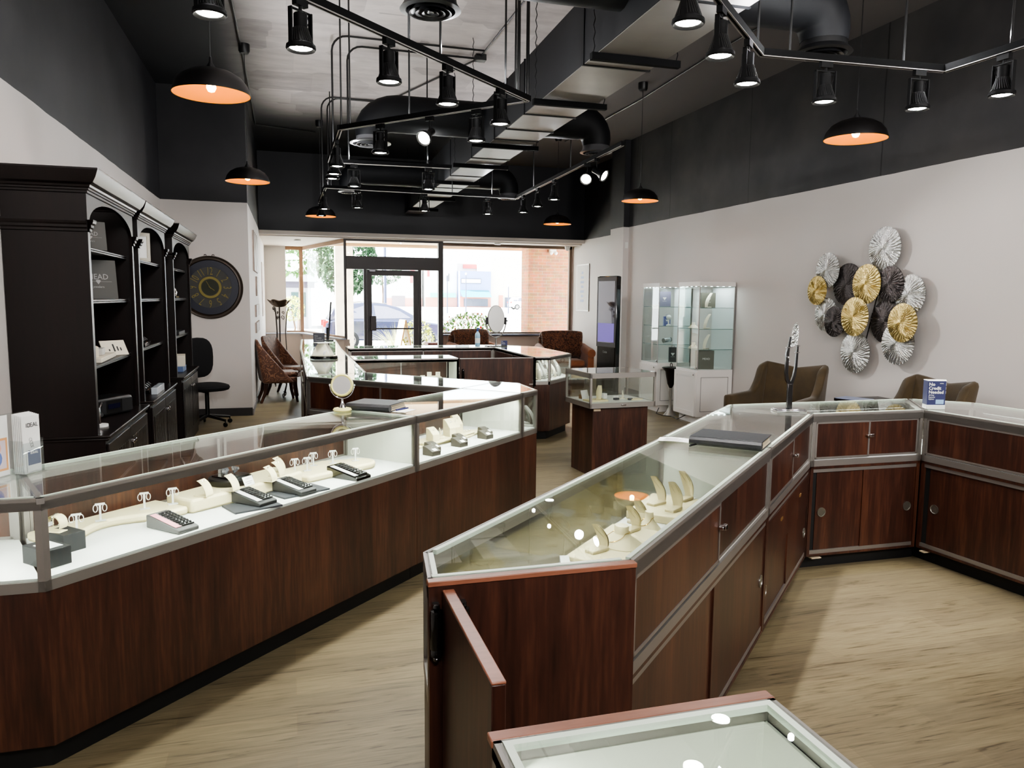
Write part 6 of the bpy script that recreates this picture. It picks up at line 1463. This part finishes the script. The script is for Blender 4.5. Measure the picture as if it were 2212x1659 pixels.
# buildings across the road
KF = 2.1
def far(m, k=None):
    k = k or KF
    m.M = Matrix.Translation((0, 0, 1.66)) @ Matrix.Scale(k, 4) @ Matrix.Translation((0, 0, -1.66)); return m
def facade(label, x0, x1, y, z1, col, parts=(), name='shop_building', z0=.72):
    t = thing(name, label, 'building', ((x0 + x1) / 2 * KF, y * KF, -.3)); obj('wall', far(MB()).box(x0, x1, y, y + 6, z0, z1), pm('facade_' + str(len(bpy.data.materials)), col, .8), t, world=True)
    for nm, a, c in parts: obj(nm, far(MB()).box(*a), pm(nm + str(len(bpy.data.materials)), c, .5), t, world=True)
    return t
t = facade('blue grey shop with teal awning across the road', 15.25, 18.2, 70, 4.15, (132, 148, 196), [('sign_board', (15.4, 17.2, 69.9, 70, 3.05, 3.4), (240, 240, 240)), ('sign_border', (15.35, 17.25, 69.93, 70, 3.0, 3.45), (60, 66, 90)), ('window', (15.6, 17.9, 69.9, 70, .9, 1.6), (70, 76, 96)), ('brick_base', (15.25, 18.2, 69.95, 70, .72, 1.8), (178, 110, 96))])
obj('awning', far(MB()).add([(15.25, 70, 2.4), (18.0, 70, 2.4), (18.0, 68.8, 1.75), (15.25, 68.8, 1.75)], [(0, 1, 2, 3)]), pm('teal_awning', (30, 124, 142), .6), t, world=True)
facade('white shop with red cornice behind the blue grey shop', 15.9, 18.5, 76.2, 5.1, (232, 226, 220), [('cornice', (16.9, 19.9, 76.0, 76.2, 4.6, 5.0), (190, 70, 74)), ('window', (16.3, 17.4, 76.1, 76.2, 2.6, 3.5), (120, 120, 140))])
facade('cream shop with dark door across the road, right of the blue grey shop', 18.3, 22.2, 70.5, 5.6, (238, 230, 216), [('shop_door', (19.7, 20.3, 70.4, 70.5, .72, 1.75), (70, 76, 96)), ('window', (20.8, 21.4, 70.4, 70.5, .4, 1.8), (120, 110, 100)), ('brick_pier', (19.1, 19.5, 70.4, 70.5, .72, 1.95), (206, 130, 106)), ('brick_pier', (21.5, 22.1, 70.4, 70.5, .4, 2.6), (206, 120, 96))])
facade('tall white building across the road, left of the blue grey shop', 12.2, 15.2, 71, 6.4, (236, 236, 236), [('window', (13.6, 13.85, 70.9, 71, 3.2, 3.9), (90, 90, 100)), ('window', (14.2, 14.45, 70.9, 71, 3.2, 3.9), (90, 90, 100)), ('red_band', (12.4, 12.6, 70.9, 71, 3.6, 4.6), (200, 60, 70)), ('green_awning', (12.6, 15.0, 70.6, 71, 1.7, 2.1), (90, 190, 180)), ('brick_base', (12.2, 15.2, 70.95, 71, -.15, 1.7), (190, 130, 116))])
facade('pale shop with red signs seen through the right sidelight', 8.6, 12.0, 71.5, 5.0, (238, 234, 230), [('red_sign', (10.9, 11.3, 71.4, 71.5, 3.0, 5.0), (220, 80, 96)), ('window', (9.2, 10.4, 71.4, 71.5, .4, 1.8), (120, 110, 120)), ('brick_base', (8.6, 12, 71.45, 71.5, -.15, 1.6), (200, 140, 130))])
t = thing('gabled_house', 'small white gabled house beyond the left corner window', 'house', (0, 46, -.15)); obj('wall', MB().box(-2.0, 1.3, 46, 50, -.15, 2.6), pm('house_wall', (200, 200, 206), .8), t, world=True)
obj('roof', MB().add([(-2.4, 45.6, 2.5), (1.7, 45.6, 2.5), (-.4, 45.6, 4.6), (-2.4, 50.4, 2.5), (1.7, 50.4, 2.5), (-.4, 50.4, 4.6)], [(0, 1, 2), (3, 5, 4), (0, 2, 5, 3), (1, 4, 5, 2)]), pm('pale_roof', (232, 232, 236), .7), t, world=True); obj('eave', MB().box(-2.2, 1.5, 45.85, 46, 2.15, 2.5), pm('dark_eave', (90, 84, 100), .7), t, world=True); obj('window', MB().box(.2, 1.0, 45.93, 46, .5, 1.9), pm('house_window', (60, 90, 90), .2), t, world=True)
solo('brick_pier', MB().box(-.28, .28, -.3, .3, 0, 5), pm('grey_brick', (176, 160, 140), .8, var=.2, vscale=5), 'tall grey brick pier outside the angled window', 'pillar', (1.78, 26, -.15))
for x, y, h, l in ((18.1, 90, 4.3, 'dark lamp post left in the right window, with side arm'), (20.35, 90, 4.4, 'thin lamp post before the blue grey shop'), (25.6, 90, 3.1, 'thin post near the white car'), (3.75, 27 + 4.2, 4.6, 'blue grey pole seen behind the top of the door')):
    t = thing('lamp_post', l, 'lamp post', (x, y, -.15)); obj('post', MB().tube([(x, y, -.15), (x, y, h)], [.07, .05], 8), pm('post_%s' % x, (62, 70, 100), .5), t, world=True); obj('lantern', MB().ball((x, y, h + .1), .12, .12, .16, 10, 7), whitep, t, world=True)
# ---------------------------------------------------------------- light
def lamp(name, kind, loc, energy, color=(1, 1, 1), **k):
    l = bpy.data.lights.new(name, kind); l.energy = energy * (.7 if name == 'case_strip' else 1); l.color = color
    for a, b in k.items(): setattr(l, a, b)
    o = bpy.data.objects.new(name, l); COL.objects.link(o); o.location = loc
    return o
for x, y, z, d in LAMPS:
    o = lamp('spot', 'SPOT', (x, y, z), 52 if d == (0, 0, -1) else (55 if d[0] > .5 else 20), (1, .98, .95), spot_size=math.radians(66), spot_blend=.6, shadow_soft_size=.035)
    o.rotation_euler = Vector(d).to_track_quat('-Z', 'Y').to_euler()
    if d == (0, 0, -1):      # added fill light above the rail, brightens the ceiling
        lamp('ceiling_fill', 'POINT', (x, y, 3.23), 5.2, (.97, .98, 1), shadow_soft_size=.02)
for x, y, _ in PEND:
    lamp('pendant_light', 'POINT', (x, y, 2.95), .9, (1, .74, .4), shadow_soft_size=.03)
def case_light(P, Q, e, z=ZT - .045, off=.04, tilt=.55):
    """fluorescent strip under the front rail of a case"""
    M, L = edge_frame(P, Q)
    o = lamp('case_strip', 'AREA', (0, 0, 0), e, (.97, 1, .92), shape='RECTANGLE', size=L * .92, size_y=.015)
    mm = M @ Matrix.Translation((L / 2, off, z)) @ Matrix.Rotation(-tilt * -1, 4, 'X')
    o.matrix_world = mm
case_light((-1.55, 2.865), (-.85, 2.86), 5)
case_light((-.81, 2.86), (.70, 4.37), 9)
case_light((.702, 4.372), (1.62, 5.29), 6)
case_light((1.775, 3.435), (.335, 1.995), 6, off=.03)
case_light((2.67, 4.33), (1.778, 3.438), 4)
case_light((4.2, 4.43), (2.77, 4.43), 4)
case_light((4.76, 1.5), (4.5, 4.15), 5)
case_light((.29, 1.09), (.29, .1), 3)
case_light((.674, 8.53), (1.85, 8.53), 2)
case_light((2.95, 8.55), (3.41, 9.08), 2)
# towers
for y in (9.39, 10.53):
    o = lamp('tower_light', 'AREA', (5.5, y, 1.835), 2.5, (.95, 1, 1), shape='RECTANGLE', size=.42, size_y=.42)
# added fill lights behind the camera, lifting the walls and ceiling
for x, y, e in ((.2, -1.2, 34), (2.6, -.9, 34), (4.8, -.6, 40)):
    o = lamp('rear_fill', 'AREA', (x, y, 3.3), e * 2.2, (1, .97, .94), shape='DISK', size=.9)
    o.rotation_euler = Vector((.1, .8, .16)).to_track_quat('-Z', 'Y').to_euler()
# daylight
sun = lamp('sun', 'SUN', (0, 30, 20), 60, (1, .96, .88), angle=math.radians(.6))
sun.rotation_euler = Vector((.78, -.10, -.62)).to_track_quat('-Z', 'Y').to_euler()
W = bpy.data.worlds.new('sky'); SC.world = W; W.use_nodes = True; nt = W.node_tree
bg = nt.nodes['Background']; bg.inputs['Color'].default_value = (.86, .93, 1, 1); bg.inputs['Strength'].default_value = 6.5
# window portals
for (x0, x1, y, z0, z1) in ((1.15, 3.02, 16.1, .1, 2.8), (3.17, 6.07, 16.5, .92, 2.76)):
    o = lamp('sky_portal', 'AREA', ((x0 + x1) / 2, y, (z0 + z1) / 2), 1, shape='RECTANGLE', size=x1 - x0, size_y=z1 - z0)
    o.rotation_euler = (PI / 2 * -1, 0, 0); o.data.cycles.is_portal = True
SC.view_settings.view_transform = 'AgX'; SC.view_settings.look = 'AgX - Medium High Contrast'; SC.view_settings.exposure = 1.15
cy = SC.cycles
cy.max_bounces = 6; cy.diffuse_bounces = 3; cy.glossy_bounces = 4; cy.transmission_bounces = 4; cy.transparent_max_bounces = 16
cy.sample_clamp_indirect = 4; cy.caustics_reflective = False; cy.caustics_refractive = False
cy.use_denoising = True; cy.adaptive_threshold = .06
# ---------------------------------------------------------------- camera
cam = bpy.data.cameras.new('camera'); co = bpy.data.objects.new('camera', cam); COL.objects.link(co)
yaw, pitch, roll = math.radians(16.2), math.radians(6.33), .0095
fwd = Vector((math.sin(yaw) * math.cos(pitch), math.cos(yaw) * math.cos(pitch), -math.sin(pitch)))
rt = Vector((math.cos(yaw), -math.sin(yaw), 0)); up = rt.cross(fwd)
r2 = rt * math.cos(roll) + up * math.sin(roll); u2 = -rt * math.sin(roll) + up * math.cos(roll)
co.matrix_world = Matrix(((r2.x, u2.x, -fwd.x, 0), (r2.y, u2.y, -fwd.y, 0), (r2.z, u2.z, -fwd.z, 1.66), (0, 0, 0, 1)))
cam.sensor_fit = 'HORIZONTAL'; cam.sensor_width = 36; cam.lens = 1665 / 2212 * 36; cam.clip_start = .02; cam.clip_end = 400
SC.camera = co
